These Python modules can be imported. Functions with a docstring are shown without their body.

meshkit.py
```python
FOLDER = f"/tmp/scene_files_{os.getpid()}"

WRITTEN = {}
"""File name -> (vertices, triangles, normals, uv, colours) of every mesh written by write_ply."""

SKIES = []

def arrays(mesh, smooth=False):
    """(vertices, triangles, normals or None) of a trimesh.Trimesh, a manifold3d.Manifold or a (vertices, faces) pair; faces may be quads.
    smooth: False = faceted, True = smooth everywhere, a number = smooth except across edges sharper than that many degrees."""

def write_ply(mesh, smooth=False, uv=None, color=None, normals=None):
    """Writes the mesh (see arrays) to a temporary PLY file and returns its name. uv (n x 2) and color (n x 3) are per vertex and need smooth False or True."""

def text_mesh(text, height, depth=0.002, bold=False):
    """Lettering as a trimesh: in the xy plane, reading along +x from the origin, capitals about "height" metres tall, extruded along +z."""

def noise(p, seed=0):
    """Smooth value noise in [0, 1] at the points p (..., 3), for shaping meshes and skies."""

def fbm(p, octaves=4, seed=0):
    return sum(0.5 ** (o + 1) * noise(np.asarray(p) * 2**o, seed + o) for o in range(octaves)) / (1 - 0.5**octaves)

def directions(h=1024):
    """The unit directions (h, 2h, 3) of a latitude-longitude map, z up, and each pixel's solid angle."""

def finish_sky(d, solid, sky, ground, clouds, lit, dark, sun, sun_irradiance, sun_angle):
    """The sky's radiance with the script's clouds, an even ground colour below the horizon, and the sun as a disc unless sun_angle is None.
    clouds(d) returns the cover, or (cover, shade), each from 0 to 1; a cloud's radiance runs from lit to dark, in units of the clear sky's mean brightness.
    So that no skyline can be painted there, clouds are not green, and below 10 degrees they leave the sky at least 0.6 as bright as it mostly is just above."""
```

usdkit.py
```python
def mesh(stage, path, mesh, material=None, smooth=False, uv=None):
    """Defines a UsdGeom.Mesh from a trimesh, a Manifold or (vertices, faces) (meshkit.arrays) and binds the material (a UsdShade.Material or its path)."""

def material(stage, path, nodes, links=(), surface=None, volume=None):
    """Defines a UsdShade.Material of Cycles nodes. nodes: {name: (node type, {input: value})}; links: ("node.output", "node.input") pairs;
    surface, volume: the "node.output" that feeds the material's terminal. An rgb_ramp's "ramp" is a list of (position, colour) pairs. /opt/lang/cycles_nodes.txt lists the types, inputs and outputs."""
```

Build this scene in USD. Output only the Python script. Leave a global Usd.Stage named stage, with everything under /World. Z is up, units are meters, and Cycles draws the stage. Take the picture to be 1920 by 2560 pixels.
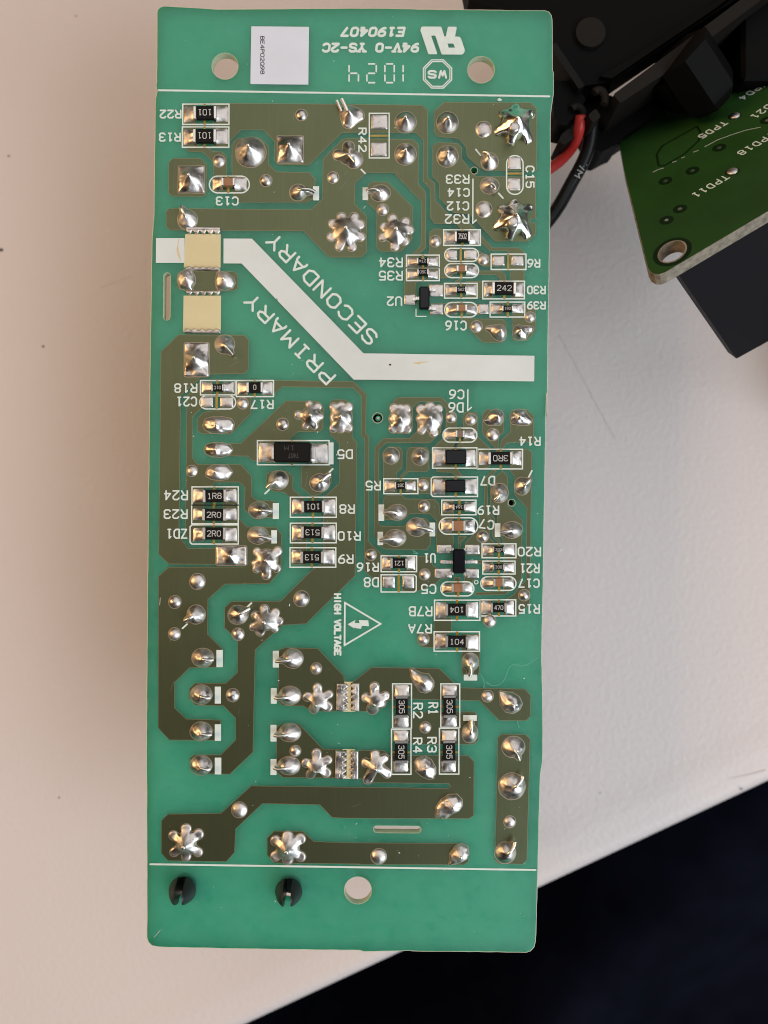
import math, random
import numpy as np
import trimesh
import shapely
from shapely.geometry import Polygon, LineString, Point, box as sbox, MultiPolygon
from shapely.ops import unary_union
from shapely import affinity
import usdkit, meshkit
from pxr import Usd, UsdGeom, UsdLux, UsdShade, Gf, Sdf, Vt

random.seed(7)
rng = np.random.default_rng(7)
stage = Usd.Stage.CreateInMemory()
UsdGeom.SetStageUpAxis(stage, UsdGeom.Tokens.z)
UsdGeom.SetStageMetersPerUnit(stage, 1.0)
UsdGeom.Xform.Define(stage, '/World')
UsdGeom.Scope.Define(stage, '/World/Looks')

# ---------------------------------------------------------------- camera, light, exposure
F_PX = 1950.0              # focal length in photograph pixels
ZB = 0.0300                # board top
ZC = ZB + 0.0975           # camera height -> 20 px per mm on the board
cam = UsdGeom.Camera.Define(stage, '/World/camera')
cam.CreateProjectionAttr('perspective')
cam.CreateFocalLengthAttr(4.25)
cam.CreateHorizontalApertureAttr(4.25 * 1920 / F_PX)
cam.CreateVerticalApertureAttr(4.25 * 2560 / F_PX)
cam.CreateClippingRangeAttr(Gf.Vec2f(0.005, 50))
cam.CreateFStopAttr(2.6)
cam.CreateFocusDistanceAttr(ZC - ZB - 0.0003)
cam.CreateExposureAttr(0.0)
cam.AddTranslateOp().Set(Gf.Vec3d(0, 0, ZC))


def rect_light(name, pos, target, w, h, color, power):
    l = UsdLux.RectLight.Define(stage, '/World/' + name)
    l.CreateWidthAttr(w); l.CreateHeightAttr(h)
    l.CreateColorAttr(Gf.Vec3f(*color)); l.CreateIntensityAttr(power)
    p, t = np.array(pos, float), np.array(target, float)
    z = p - t; z /= np.linalg.norm(z)
    x = np.cross([0, 0, 1.0] if abs(z[2]) < 0.99 else [0, 1.0, 0], z); x /= np.linalg.norm(x)
    y = np.cross(z, x)
    m = Gf.Matrix4d(*x, 0, *y, 0, *z, 0, *p, 1)
    l.AddTransformOp().Set(m)


rect_light('window_light_warm', (-0.80, 0.12, 0.62), (0, 0, 0.02), 0.40, 0.46, (1.0, 0.60, 0.27), 8.2)
rect_light('window_light_cool', (0.52, -0.40, 0.50), (0, 0, 0.02), 0.70, 0.60, (0.84, 0.92, 1.0), 4.5)
rect_light('ceiling_light', (0.58, 0.98, 1.50), (0.58, 0.98, 0.0), 2.4, 2.0, (0.98, 0.96, 0.96), 1.15)

# ---------------------------------------------------------------- helpers
K = 540 / 1659.0
K2 = 270 / 1659.0
CROPS = {'A': (360, 0, K), 'B': (860, 0, K), 'C': (360, 500, K), 'D': (860, 500, K), 'E': (360, 920, K), 'F': (860, 920, K),
         'G': (360, 1400, K), 'H': (860, 1400, K), 'I': (360, 1880, K), 'J': (860, 1880, K),
         'K': (860, 230, K2), 'L': (860, 430, K2), 'M': (1080, 430, K2), 'N': (1080, 640, K2), 'P': (920, 980, K2),
         'Q': (1120, 980, K2), 'R': (920, 1220, K2), 'S': (1120, 1220, K2), 'T': (1040, 50, 140 / 1659.0), 'V': (660, 1680, 300 / 1659.0),
         'W': (360, 560, 200 / 1475.0), 'X': (820, 230, 140 / 1346.0)}
MM = 0.05                  # photograph pixel on the board, in mm


def mm(c, x, y):
    ox, oy, k = CROPS[c]
    return ((ox + x * k - 960) * MM, -(oy + y * k - 1280) * MM)


def pts(s):
    out, c, buf = [], None, []
    for t in s.split():
        if t.isalpha():
            c = t
        else:
            buf.append(float(t))
            if len(buf) == 2:
                out.append(mm(c, *buf)); buf = []
    return out


def sz(c, v):
    return v * CROPS[c][2] * MM


def rect(c, x0, y0, x1, y1, lift=0.0, tilt=0.0):
    a = mm(c, x0, y0); b = mm(c, x1, y1); f = (97.5 - lift) / 97.5
    return (min(a[0], b[0]) * f, min(a[1], b[1]) * f, max(a[0], b[0]) * f, max(a[1], b[1]) * f)


def poly(s):
    p = Polygon(pts(s))
    return p if p.is_valid else p.buffer(0)


def geoms(p):
    return [g for g in getattr(p, 'geoms', [p]) if g.geom_type == 'Polygon' and g.area > 1e-6]


def extrude(p, z0, z1):
    ms = []
    for g in geoms(p):
        m = trimesh.creation.extrude_polygon(g, z1 - z0, engine='earcut')
        m.apply_translation([0, 0, z0]); ms.append(m)
    return trimesh.util.concatenate(ms)


def cbox(x0, y0, z0, x1, y1, z1, c):
    v = []
    for sx in (0, 1):
        for sy in (0, 1):
            for s_z in (0, 1):
                X, Y, Z = (x1 if sx else x0), (y1 if sy else y0), (z1 if s_z else z0)
                dx, dy, dz = (-c if sx else c), (-c if sy else c), (-c if s_z else c)
                v += [(X, Y + dy, Z + dz), (X + dx, Y, Z + dz), (X + dx, Y + dy, Z)]
    return trimesh.convex.convex_hull(np.array(v))


def tube(path, r, n=12, cap=True):
    path = np.array(path, float); rs = np.broadcast_to(np.asarray(r, float), (len(path),))
    t = np.gradient(path, axis=0); t /= np.linalg.norm(t, axis=1)[:, None]
    ref = np.array([0, 0, 1.0]) if abs(t[0][2]) < 0.9 else np.array([1.0, 0, 0])
    V, Fc = [], []
    for i in range(len(path)):
        a = np.cross(t[i], ref); a /= np.linalg.norm(a); b = np.cross(t[i], a)
        for k in range(n):
            w = 2 * math.pi * k / n
            V.append(path[i] + rs[i] * (math.cos(w) * a + math.sin(w) * b))
    for i in range(len(path) - 1):
        for k in range(n):
            p, q = i * n + k, i * n + (k + 1) % n
            Fc += [(p, q, q + n), (p, q + n, p + n)]
    for e, rev in ((0, True), (len(path) - 1, False)):
        V.append(path[e]); ci = len(V) - 1
        for k in range(n):
            p, q = e * n + k, e * n + (k + 1) % n
            Fc.append((ci, q, p) if rev else (ci, p, q))
    m = trimesh.Trimesh(np.array(V), np.array(Fc), process=False)
    m.fix_normals()
    return m


def spline(P, n=40):
    from scipy.interpolate import CubicSpline
    P = np.array(P, float)
    d = np.r_[0, np.cumsum(np.linalg.norm(np.diff(P, axis=0), axis=1))]
    return CubicSpline(d, P)(np.linspace(0, d[-1], n))


NAMES = {}
LOOK = {}


def name_for(parent, name):
    k = (parent, name)
    i = NAMES.get(k, 0); NAMES[k] = i + 1
    return name if i == 0 else f'{name}_{i:03d}'


def put(name, mesh, mat, parent='/World', smooth=30, label=None, unit=1e-3, z=ZB, kind=None):
    """one Mesh prim; the mesh is in mm above the board's top unless unit says otherwise"""
    if unit != 1:
        v, f, n = meshkit.arrays(mesh, False)
        mesh = trimesh.Trimesh(np.array(v) * unit + [0, 0, z], f, process=False)
        mesh.merge_vertices(digits_vertex=8) if smooth is not False else None
    path = f'{parent}/{name_for(parent, name)}'
    m = usdkit.mesh(stage, path, mesh, LOOK[mat], smooth=smooth)
    p = m.GetPrim()
    if label: p.SetCustomDataByKey('label', label)
    if kind: p.SetCustomDataByKey('kind', kind)
    return path


def thing(name, label, cat, kind=None):
    x = UsdGeom.Xform.Define(stage, '/World/' + name)
    p = x.GetPrim(); p.SetCustomDataByKey('label', label); p.SetCustomDataByKey('category', cat)
    if kind: p.SetCustomDataByKey('kind', kind)
    return '/World/' + name


def mat(name, nodes, links, surface='p.BSDF'):
    LOOK[name] = usdkit.material(stage, '/World/Looks/' + name, nodes, links, surface=surface)


def simple(name, color, rough=0.5, metallic=0.0, noise=None, bump=None, spec=0.5, extra=None, amount=0.15):
    n = {'p': ('principled_bsdf', dict(base_color=color, roughness=rough, metallic=metallic, specular_ior_level=spec, **(extra or {})))}
    l = []
    n['g'] = ('geometry', {})
    if noise:
        n['n'] = ('noise_texture', {'scale': noise, 'detail': 4.0, 'roughness': 0.6})
        lo = [c * (1 - amount) for c in color]; hi = [min(1, c * (1 + amount)) for c in color]
        n['r'] = ('rgb_ramp', {'ramp': [(0.3, lo), (0.7, hi)]})
        l += [('g.position', 'n.vector'), ('n.fac', 'r.fac'), ('r.color', 'p.base_color')]
    if bump:
        n['bn'] = ('noise_texture', {'scale': bump[0], 'detail': 3.0})
        n['b'] = ('bump', {'strength': bump[1], 'distance': bump[2]})
        l += [('g.position', 'bn.vector'), ('bn.fac', 'b.height'), ('b.normal', 'p.normal')]
    mat(name, n, l)


# ---------------------------------------------------------------- materials
mat('mask_green', {'g': ('geometry', {}), 'n1': ('noise_texture', {'scale': 55.0, 'detail': 5.0, 'roughness': 0.65}), 'n2': ('noise_texture', {'scale': 420.0, 'detail': 4.0, 'roughness': 0.7}), 'n3': ('noise_texture', {'scale': 3500.0, 'detail': 2.0}),
                   'm': ('mix', {'fac': 0.4}), 'r': ('rgb_ramp', {'ramp': [(0.30, (0.122, 0.635, 0.475)), (0.52, (0.145, 0.705, 0.530)), (0.72, (0.175, 0.770, 0.585))]}),
                   'rr': ('map_range', {'from_min': 0.35, 'from_max': 0.65, 'to_min': 0.30, 'to_max': 0.52}), 'b': ('bump', {'strength': 0.12, 'distance': 3e-5}),
                   'p': ('principled_bsdf', dict(base_color=(0.88, 0.88, 0.84), specular_ior_level=0.0, coat_weight=1.0, coat_ior=1.5, subsurface_weight=1.0, subsurface_scale=0.0018, subsurface_radius=(1.0, 1.0, 1.0)))},
    [('g.position', 'n1.vector'), ('g.position', 'n2.vector'), ('g.position', 'n3.vector'), ('n1.color', 'm.color1'), ('n2.color', 'm.color2'), ('m.color', 'r.fac'), ('r.color', 'p.coat_tint'),
     ('n2.fac', 'rr.value'), ('rr.result', 'p.coat_roughness'), ('n3.fac', 'b.height'), ('b.normal', 'p.coat_normal')])
simple('laminate', (0.62, 0.55, 0.36), 0.6, noise=2500, amount=0.12, extra=dict(subsurface_weight=0.3, subsurface_scale=0.0006, subsurface_radius=(1, .9, .6)))
mat('trace', {'g': ('geometry', {}), 'mp': ('mapping', {'scale': (5200, 160, 1)}), 'n': ('noise_texture', {'scale': 1.0, 'detail': 3.0}),
              'n2': ('noise_texture', {'scale': 160.0, 'detail': 4.0}), 'm': ('mix', {'fac': 0.5}),
              'r': ('rgb_ramp', {'ramp': [(0.3, (0.118, 0.132, 0.068)), (0.7, (0.146, 0.161, 0.085))]}),
              'b': ('bump', {'strength': 0.10, 'distance': 2e-5}),
              'p': ('principled_bsdf', {'metallic': 0.80, 'roughness': 0.38, 'specular_ior_level': 0.45})},
    [('g.position', 'mp.vector'), ('mp.vector', 'n.vector'), ('g.position', 'n2.vector'), ('n.color', 'm.color1'), ('n2.color', 'm.color2'),
     ('m.color', 'r.fac'), ('r.color', 'p.base_color'), ('n.fac', 'b.height'), ('b.normal', 'p.normal')])
simple('trace_rim_glint', (0.27, 0.25, 0.13), 0.4, metallic=0.35)  # edge glint painted as a paler colour, mask also thinner over copper
mat('solder', {'g': ('geometry', {}), 'n': ('noise_texture', {'scale': 2600.0, 'detail': 4.0}), 'n2': ('noise_texture', {'scale': 700.0, 'detail': 3.0}),
               'b': ('bump', {'strength': 0.5, 'distance': 5e-5}), 'r': ('rgb_ramp', {'ramp': [(0.35, (0.58, 0.535, 0.50)), (0.65, (0.80, 0.755, 0.715))]}),
               'rr': ('map_range', {'from_min': 0.3, 'from_max': 0.7, 'to_min': 0.30, 'to_max': 0.54}),
               'p': ('principled_bsdf', {'metallic': 1.0})},
    [('g.position', 'n.vector'), ('g.position', 'n2.vector'), ('n.fac', 'b.height'), ('b.normal', 'p.normal'), ('n2.fac', 'r.fac'), ('r.color', 'p.base_color'),
     ('n2.fac', 'rr.value'), ('rr.result', 'p.roughness')])
simple('solder_bright', (0.94, 0.91, 0.86), 0.25, metallic=1.0, bump=(900, 0.15, 4e-5))
simple('pad_ring', (0.42, 0.35, 0.25), 0.45, metallic=0.6)
simple('lead', (0.84, 0.80, 0.75), 0.33, metallic=1.0, bump=(2500, 0.25, 3e-5))
simple('silk', (0.72, 0.80, 0.75), 0.55, noise=900, amount=0.05)
simple('band', (0.70, 0.74, 0.72), 0.5, noise=140, amount=0.06)
simple('bare_board', (0.98, 0.79, 0.45), 0.45, noise=260, amount=0.05, extra=dict(subsurface_weight=0.3, subsurface_scale=0.0006, subsurface_radius=(1, .9, .6)))
simple('glue', (0.36, 0.24, 0.035), 0.28, noise=700, amount=0.25)
simple('chip_black', (0.007, 0.0065, 0.006), 0.5, spec=0.16, bump=(3000, 0.2, 2e-5))
simple('chip_gloss', (0.006, 0.006, 0.009), 0.2, spec=0.25, bump=(900, 0.25, 3e-5))
simple('mark', (0.55, 0.55, 0.52), 0.6)
simple('mark_faint', (0.035, 0.035, 0.035), 0.6)
simple('ceramic_brown', (0.32, 0.155, 0.07), 0.4, noise=1500, amount=0.1)
simple('ceramic_grey', (0.19, 0.14, 0.11), 0.4, noise=1500, amount=0.1)
simple('sticker', (0.71, 0.745, 0.83), 0.6, noise=200, amount=0.03)
simple('ink', (0.08, 0.08, 0.10), 0.7)
simple('peg_black', (0.016, 0.015, 0.016), 0.42, bump=(1500, 0.2, 3e-5))
simple('table_plastic', (0.70, 0.622, 0.592), 0.5, noise=7, amount=0.03, bump=(1150, 0.42, 2.2e-4))
simple('cloth', (0.0042, 0.0048, 0.0100), 0.95, spec=0.04, noise=60, amount=0.3)
simple('black_plastic', (0.0028, 0.0025, 0.0023), 0.6, spec=0.08, bump=(900, 0.2, 5e-5))  # base lowered to stand in for shade over the device chassis
simple('grey_plastic', (0.012, 0.0095, 0.0075), 0.6, spec=0.12, bump=(900, 0.2, 5e-5))
simple('violet_plastic', (0.0075, 0.006, 0.008), 0.5, spec=0.12, bump=(700, 0.2, 5e-5))
simple('green_shaded', (0.022, 0.070, 0.015), 0.4, spec=0.12, noise=150, amount=0.12)  # green darkened to hold the shade lying on the tilted panel
simple('green_deep', (0.007, 0.020, 0.006), 0.4, spec=0.12)
simple('fibre_edge', (0.26, 0.22, 0.165), 0.8, noise=1200, amount=0.4, bump=(1500, 0.5, 2e-4))
simple('red_wire', (0.55, 0.03, 0.025), 0.42)
simple('black_wire', (0.006, 0.006, 0.006), 0.4, spec=0.25)
simple('scratch', (0.45, 0.5, 0.45), 0.5)
simple('flux', (0.11, 0.40, 0.29), 0.25)
simple('fine_scratch', (0.20, 0.23, 0.15), 0.4)
simple('table_scratch', (0.52, 0.45, 0.415), 0.6)
simple('aluminium', (0.6, 0.6, 0.6), 0.35, metallic=1.0)
simple('dark_speck', (0.05, 0.035, 0.02), 0.8)
simple('orange_stain', (0.70, 0.56, 0.36), 0.5)

# ---------------------------------------------------------------- the table and the cloth below it (metres)
def unproj(px, py, z):
    s = (ZC - z) / F_PX
    return np.array([(px - 960) * s, -(py - 1280) * s, z])

e0, e1 = unproj(1920, 1974, 0)[:2], unproj(660, 2561, 0)[:2]
ed = (e1 - e0) / np.linalg.norm(e1 - e0)                      # along the edge
en = np.array([-ed[1], ed[0]])
if en @ (np.array([0, 0]) - e0) > 0: en = -en                  # outwards, off the table
prof = [(-0.75, 0.0)] + [(-0.75 + 0.05 * i, 0.0) for i in range(1, 14)] + [(-0.030, 0), (-0.012, 0.0), (-0.009, 0.00012), (-0.0070, 0.00022), (-0.0055, 0.00012), (-0.004, 0)]
R = 0.0035
prof += [(-R + R * math.sin(a), -R + R * math.cos(a)) for a in np.linspace(0.15, math.pi / 2, 8)]
prof += [(0.0, -0.02), (-0.002, -0.024), (-0.75, -0.024)]
along = np.linspace(-0.55, 0.65, 25)
V, Fc = [], []
for a in along:
    for d, z in prof:
        V.append([*(e0 + ed * a + en * d), z])
n = len(prof)
for i in range(len(along) - 1):
    for k in range(n):
        p, q = i * n + k, i * n + (k + 1) % n
        Fc += [(p, q, q + n), (p, q + n, p + n)]
for e in (0, len(along) - 1):
    c = np.mean([V[e * n + k] for k in range(n)], axis=0); V.append(list(c)); ci = len(V) - 1
    for k in range(n): Fc.append((ci, e * n + k, e * n + (k + 1) % n))
tm = trimesh.Trimesh(np.array(V), np.array(Fc), process=False); tm.fix_normals()
table = thing('table', 'pale beige plastic table with fine grained top and rounded edge under the circuit board', 'table')
put('table_top', tm, 'table_plastic', table, smooth=40, unit=1)
for (px, py, r) in ((3, 625, .35), (108, 866, .22), (1400, 1374, .30), (1500, 1982, .15), (1853, 1972, .2), (148, 1994, .16), (190, 40, .14), (22, 390, .2)):
    q = unproj(px, py, 0) * 1000
    m = trimesh.creation.icosphere(1, r); m.apply_scale([1, 0.8, 0.35]); m.apply_translation([q[0], q[1], r * 0.1])
    put('speck', m, 'dark_speck' if px != 1400 else 'silk', table, z=0)

for L_, w_ in (([(1396, 835), (1440, 915), (1490, 1010), (1540, 1100)], .05), ([(1560, 1996), (1680, 1970), (1800, 1950), (1915, 1925)], .07), ([(250, 720), (330, 690)], .03)):
    m = tube(spline([unproj(x, y, 0.00001) * 1000 for x, y in L_], 24), w_, 6); m.apply_scale([1, 1, .5])
    put('scratch', m, 'table_scratch', table, z=0, smooth=True)
gx, gy = np.meshgrid(np.linspace(-0.55, 0.75, 90), np.linspace(-0.75, 0.45, 90), indexing='ij')
P = np.stack([gx, gy, np.zeros_like(gx)], -1)
q = gx * 0.86 + gy * 0.51
w = gx * -0.51 + gy * 0.86
zz = -0.20 + 0.055 * np.sin(w * 60 + 4 * meshkit.noise(P * 9, 3)) * meshkit.noise(P * 6, 5) + 0.05 * meshkit.fbm(P * 10, 3, 2)
V = np.stack([gx, gy, zz], -1).reshape(-1, 3)
idx = np.arange(90 * 90).reshape(90, 90)
Fq = np.stack([idx[:-1, :-1], idx[1:, :-1], idx[1:, 1:], idx[:-1, 1:]], -1).reshape(-1, 4)
cl = put('dark_cloth', (V, Fq), 'cloth', smooth=True, unit=1)
pr = stage.GetPrimAtPath(cl)
pr.SetCustomDataByKey('label', 'dark navy cloth in soft folds below the table edge, out of focus')
pr.SetCustomDataByKey('category', 'cloth')

# ---------------------------------------------------------------- the main circuit board
CB = thing('circuit_board', 'large light green circuit board lying solder side up across the table, printed PRIMARY and SECONDARY', 'circuit board')
outline = poly('A 98 100 104 72 125 52 160 45 530 66 560 70 1000 66 B 200 62 540 66 560 70 1540 78 1575 90 1596 118 1602 150 1604 540 1612 560 1610 720 1592 850 1588 900 '
               'D 1585 0 1560 1659 F 1555 200 1530 1659 H 1520 700 1530 1330 J 1528 0 1525 80 1510 170 1505 320 1490 900 1475 1450 1462 1500 1435 1530 1400 1541 520 1531 500 1526 430 1530 '
               '150 1535 120 1525 I 1659 1525 800 1514 120 1500 60 1488 30 1460 20 1425 22 950 18 0 G 18 1400 22 700 28 0 E 45 0 C 60 300 A 75 1659 85 760 92 740 100 700 92 650 97 625')
holes = []
for c, x, y, r in (('A', 622, 508, 100), ('B', 1053, 535, 102), ('J', 107, 1063, 103), ('B', 1000, 1310, 24), ('F', 1288, 1035, 23), ('F', 258, 383, 36),
                   ('I', 303, 1046, 82), ('I', 1115, 1058, 82)):
    holes.append(Point(*mm(c, x, y)).buffer(sz(c, r), 24))
s0, s1 = mm('C', 177, 585), mm('C', 174, 897)
holes.append(LineString([s0, s1]).buffer(sz('C', 25), 8))
s0, s1 = mm('J', 252, 594), mm('J', 566, 596)
holes.append(LineString([s0, s1]).buffer(sz('J', 25), 8))
holesU = unary_union(holes)
jag = outline.segmentize(1.2)
jag = Polygon([(x + rng.normal(0, .012), y + rng.normal(0, .012)) for x, y in jag.exterior.coords[:-1]])
bpoly = jag.difference(holesU)
bb = put('board_base', extrude(bpoly, -1.2, -1.16), 'laminate', CB, smooth=False)
for hh_ in holes[:3] + holes[-2:]:
    put('hole_wall', extrude(hh_.buffer(.055).difference(hh_), -1.158, .002), 'laminate', bb, smooth=40)
mpoly = jag.buffer(-0.075).difference(holesU.buffer(0.06))
put('solder_mask', extrude(mpoly, -1.155, 0.0), 'mask_green', CB, smooth=False)
put('cut_edge', extrude(jag.difference(jag.buffer(-.07)), -1.155, -.015), 'laminate', bb, smooth=False)

E0 = 0.004
TR = []          # copper nets
def net(*ss):
    TR.append(unary_union([poly(s) for s in ss]).buffer(0))

net('A 480 793 K 0 188 1210 205 1288 285 1283 1310 1398 1410 1402 1640 M 50 435 290 685 490 690 650 855 770 990 925 1165 1340 1165 1420 1240 N 1415 100 1415 370 1412 650 1215 650 '
    '1205 230 M 1205 1480 1200 1290 1150 1215 890 1210 760 1090 700 1120 560 1120 560 890 440 880 380 802 L 1390 798 1320 700 1322 262 1215 150 K 1215 1385 1215 740 1100 630 0 618 '
    'A 1659 1018 1520 1020 1265 1270 1030 1265 1000 1235 1000 1085 910 995 750 995 660 1085 650 1130 535 1130 535 810')
net('A 305 805 400 805 400 1110 500 1142 530 1165 595 1165 635 1200 635 1350 640 1470 535 1470 530 1245 455 1170 350 1168 305 1120')
net('A 675 1110 715 1065 890 1060 960 1125 958 1260 1015 1320 1270 1325 1315 1375 1315 1510 1260 1555 730 1555 675 1480')
net('A 190 1250 225 1215 440 1218 485 1270 480 1480 460 1510 215 1508 188 1480')
net('C 170 90 195 65 1280 75 A 1370 1530 1375 1220 1530 1068 K 0 715 1050 728 1145 805 1142 1420 1258 1540 L 1255 1160 1165 1250 1060 1345 1000 1345 1060 1250 1180 1130 1190 460 760 12 340 12 '
    '172 175 168 490 355 690 350 1225 268 1310 C 1420 440 1225 240 200 232 170 205', 'D 466 425 575 425 575 620 552 640 545 720 560 725 560 805 462 805')
net('L 372 200 430 150 670 155 1055 535 1045 1050 870 1222 555 1222 500 1165 500 610 340 455 372 440')
net('B 690 855 770 785 1435 790 1480 835 1478 1310 1080 1310 1030 1280 945 1200 935 1130 880 1065 715 1050 690 1020')
net('B 690 1115 715 1095 870 1100 905 1135 903 1215 1010 1355 1478 1360 M 1590 120 1590 715 1510 718 1510 780 1590 785 1590 960 1480 1065 965 1065 570 645 330 628 108 400 108 180 K 1360 1300 1362 830')
net('D 655 250 690 222 862 225 862 560 800 600 640 605 640 430 655 390')
net('D 925 380 1030 385 1075 420 1235 430 1235 510 1070 510 1040 480 925 465')
net('N 520 130 700 228 1065 230 1128 290 1128 400 1060 400 1040 350 980 290 720 285 520 285')
net('N 500 412 540 385 940 385 940 640 520 640')
net('D 650 645 865 645 865 740 650 742'); net('D 660 795 870 795 870 880 660 882')
net('D 935 800 1120 800 1225 795 1225 875 935 880')
net('N 430 960 1080 970 1140 1030 1135 1240 1080 1330 780 1330 570 1120 540 1040')
net('N 1240 760 1410 760 1590 830 1585 1160 1450 1300 1250 1295 1238 1200')
net('N 350 400 440 335 470 335 420 405 400 420')
net('C 130 1165 265 1035 770 1038 805 1075 803 1300 770 1335 455 1340 E 415 95 283 210 270 1290 340 1385 545 1385 600 1345 610 915 730 915 735 1160 790 1220 1012 1222 1057 1275 G 1052 80 960 183 '
    '620 186 493 300 488 570 600 680 600 822 350 828 237 940 235 1135 325 1220 590 1228 590 1385 195 1383 108 1290 110 125 190 54 765 52 822 14 E 813 1482 770 1510 190 1506 113 1430')
net('E 330 215 430 110 520 110 520 300 440 310 372 375 372 690 410 740 745 742 825 830 830 985 870 1018 1000 1020 1000 1150 850 1150 772 1090 775 915 730 877 550 877 520 905 460 910 460 1330 350 1330 318 1280')
net('E 605 115 780 105 780 200 822 215 822 350 665 508 440 505 410 475 412 385 460 340 590 320 590 130')
net('E 905 105 1000 95 1610 105 F 75 108 172 205 168 500 192 528 187 1330 290 1430 370 1440 370 1590 270 1640 215 1610 155 1555 158 545 133 518 135 220 70 155 E 1610 152 1060 145 990 208 905 210')
net('E 1090 252 1340 255 1378 300 1375 465 1348 490 1180 490 1120 548 990 560 990 730 870 715 830 710 800 678 500 675 470 650 470 600 500 580 745 580')
net('E 1430 260 1455 242 1555 245 1602 300 1600 530 1637 575 G 1622 120 1245 490 1065 500 855 690 838 1475 660 1645 400 1640 352 1600 355 1520 390 1495 590 1495 705 1380 703 1215 610 1120 395 1115 345 1060 '
    '350 985 395 945 630 945 718 862 720 620 618 520 620 365 670 318 1050 315 1290 75 E 1375 1500 1375 1000 1500 885 1500 580 1428 510')
net('E 1280 580 1420 580 1425 745 1440 760 1440 880 1350 975 1280 980 1205 910 1210 755 1280 740')
net('E 940 820 975 792 1100 795 1140 830 1145 930 1205 985 1230 1010 1230 1120 1130 1120 1130 1010 1080 955 1000 950 942 910')
net('E 1137 1195 1250 1195 1250 1510 1137 1510')
net('G 1035 690 1090 672 1335 678 1535 890 1540 940 1560 945 1560 1160 1285 1160 1225 1122 1065 1118 1028 1080')
net('H 50 945 90 920 210 825 730 830 850 945 895 980 1390 990 1435 1040 1430 1205 1395 1235 1190 1232 1040 1080 520 1068 350 1070 260 1165 50 1160')
net('G 1018 1290 1060 1258 1190 1258 1375 1450 1560 1455 1560 1659 I 1555 200 1070 197 1015 150')
net('H 50 1460 310 1463 350 1500 955 1502 1000 1548 J 997 488 958 512 0 508 I 1445 503 1350 405 910 396 705 590 697 770 632 842 185 835 132 775 133 525 185 475 590 470 825 258 J 0 268 795 278 820 262 800 242 230 236 150 205 50 205')
net('H 380 1220 525 1165 1000 1165 1030 1200 1030 1385 990 1415 740 1415 530 1415 380 1390')
net('H 905 570 1035 570 1045 710 1040 850 1020 925 920 925 905 840')
net('H 565 565 600 560 790 560 790 680 600 668 563 640'); net('H 690 440 825 440 825 560 690 560')
net('H 1180 1365 1210 1335 1395 1340 1430 1375 J 1405 830 1370 862 1190 858 1158 825')
net('I 945 660 1000 605 1220 608 1305 685 J 0 695 850 700 960 745 955 840 920 866 0 864 I 1659 860 1000 852 945 790')
net('P 335 190 460 82 1135 85 1235 185 1310 290 1355 330 1358 600 1340 780 1290 850 1290 1150 1000 1150 1000 850 1140 720 1180 620 1195 540 1195 250 1110 150 790 150 692 235 688 560 610 640 395 635 335 545',
    'P 1030 1140 1300 1140 1385 1195 1450 1290 1340 1290 1290 1235 1060 1230')
net('P 760 270 810 222 1070 225 1128 285 1120 625 945 785 290 780 172 885 R 160 530 205 582 545 588 680 462 880 465 945 530 968 600 968 860 900 945 270 940 140 870 140 790 90 740 P 105 850 240 708 635 712 750 610')
net('P 235 920 310 840 490 845 530 905 525 1165 437 1245 437 1540 250 1540 230 1320')
net('P 595 910 640 845 890 845 940 905 940 1190 895 1225 625 1222 535 1310 480 1310 590 1195')
net('P 570 1380 780 1315 950 1310 1200 1340 1200 1560 780 1560 570 1530')
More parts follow.
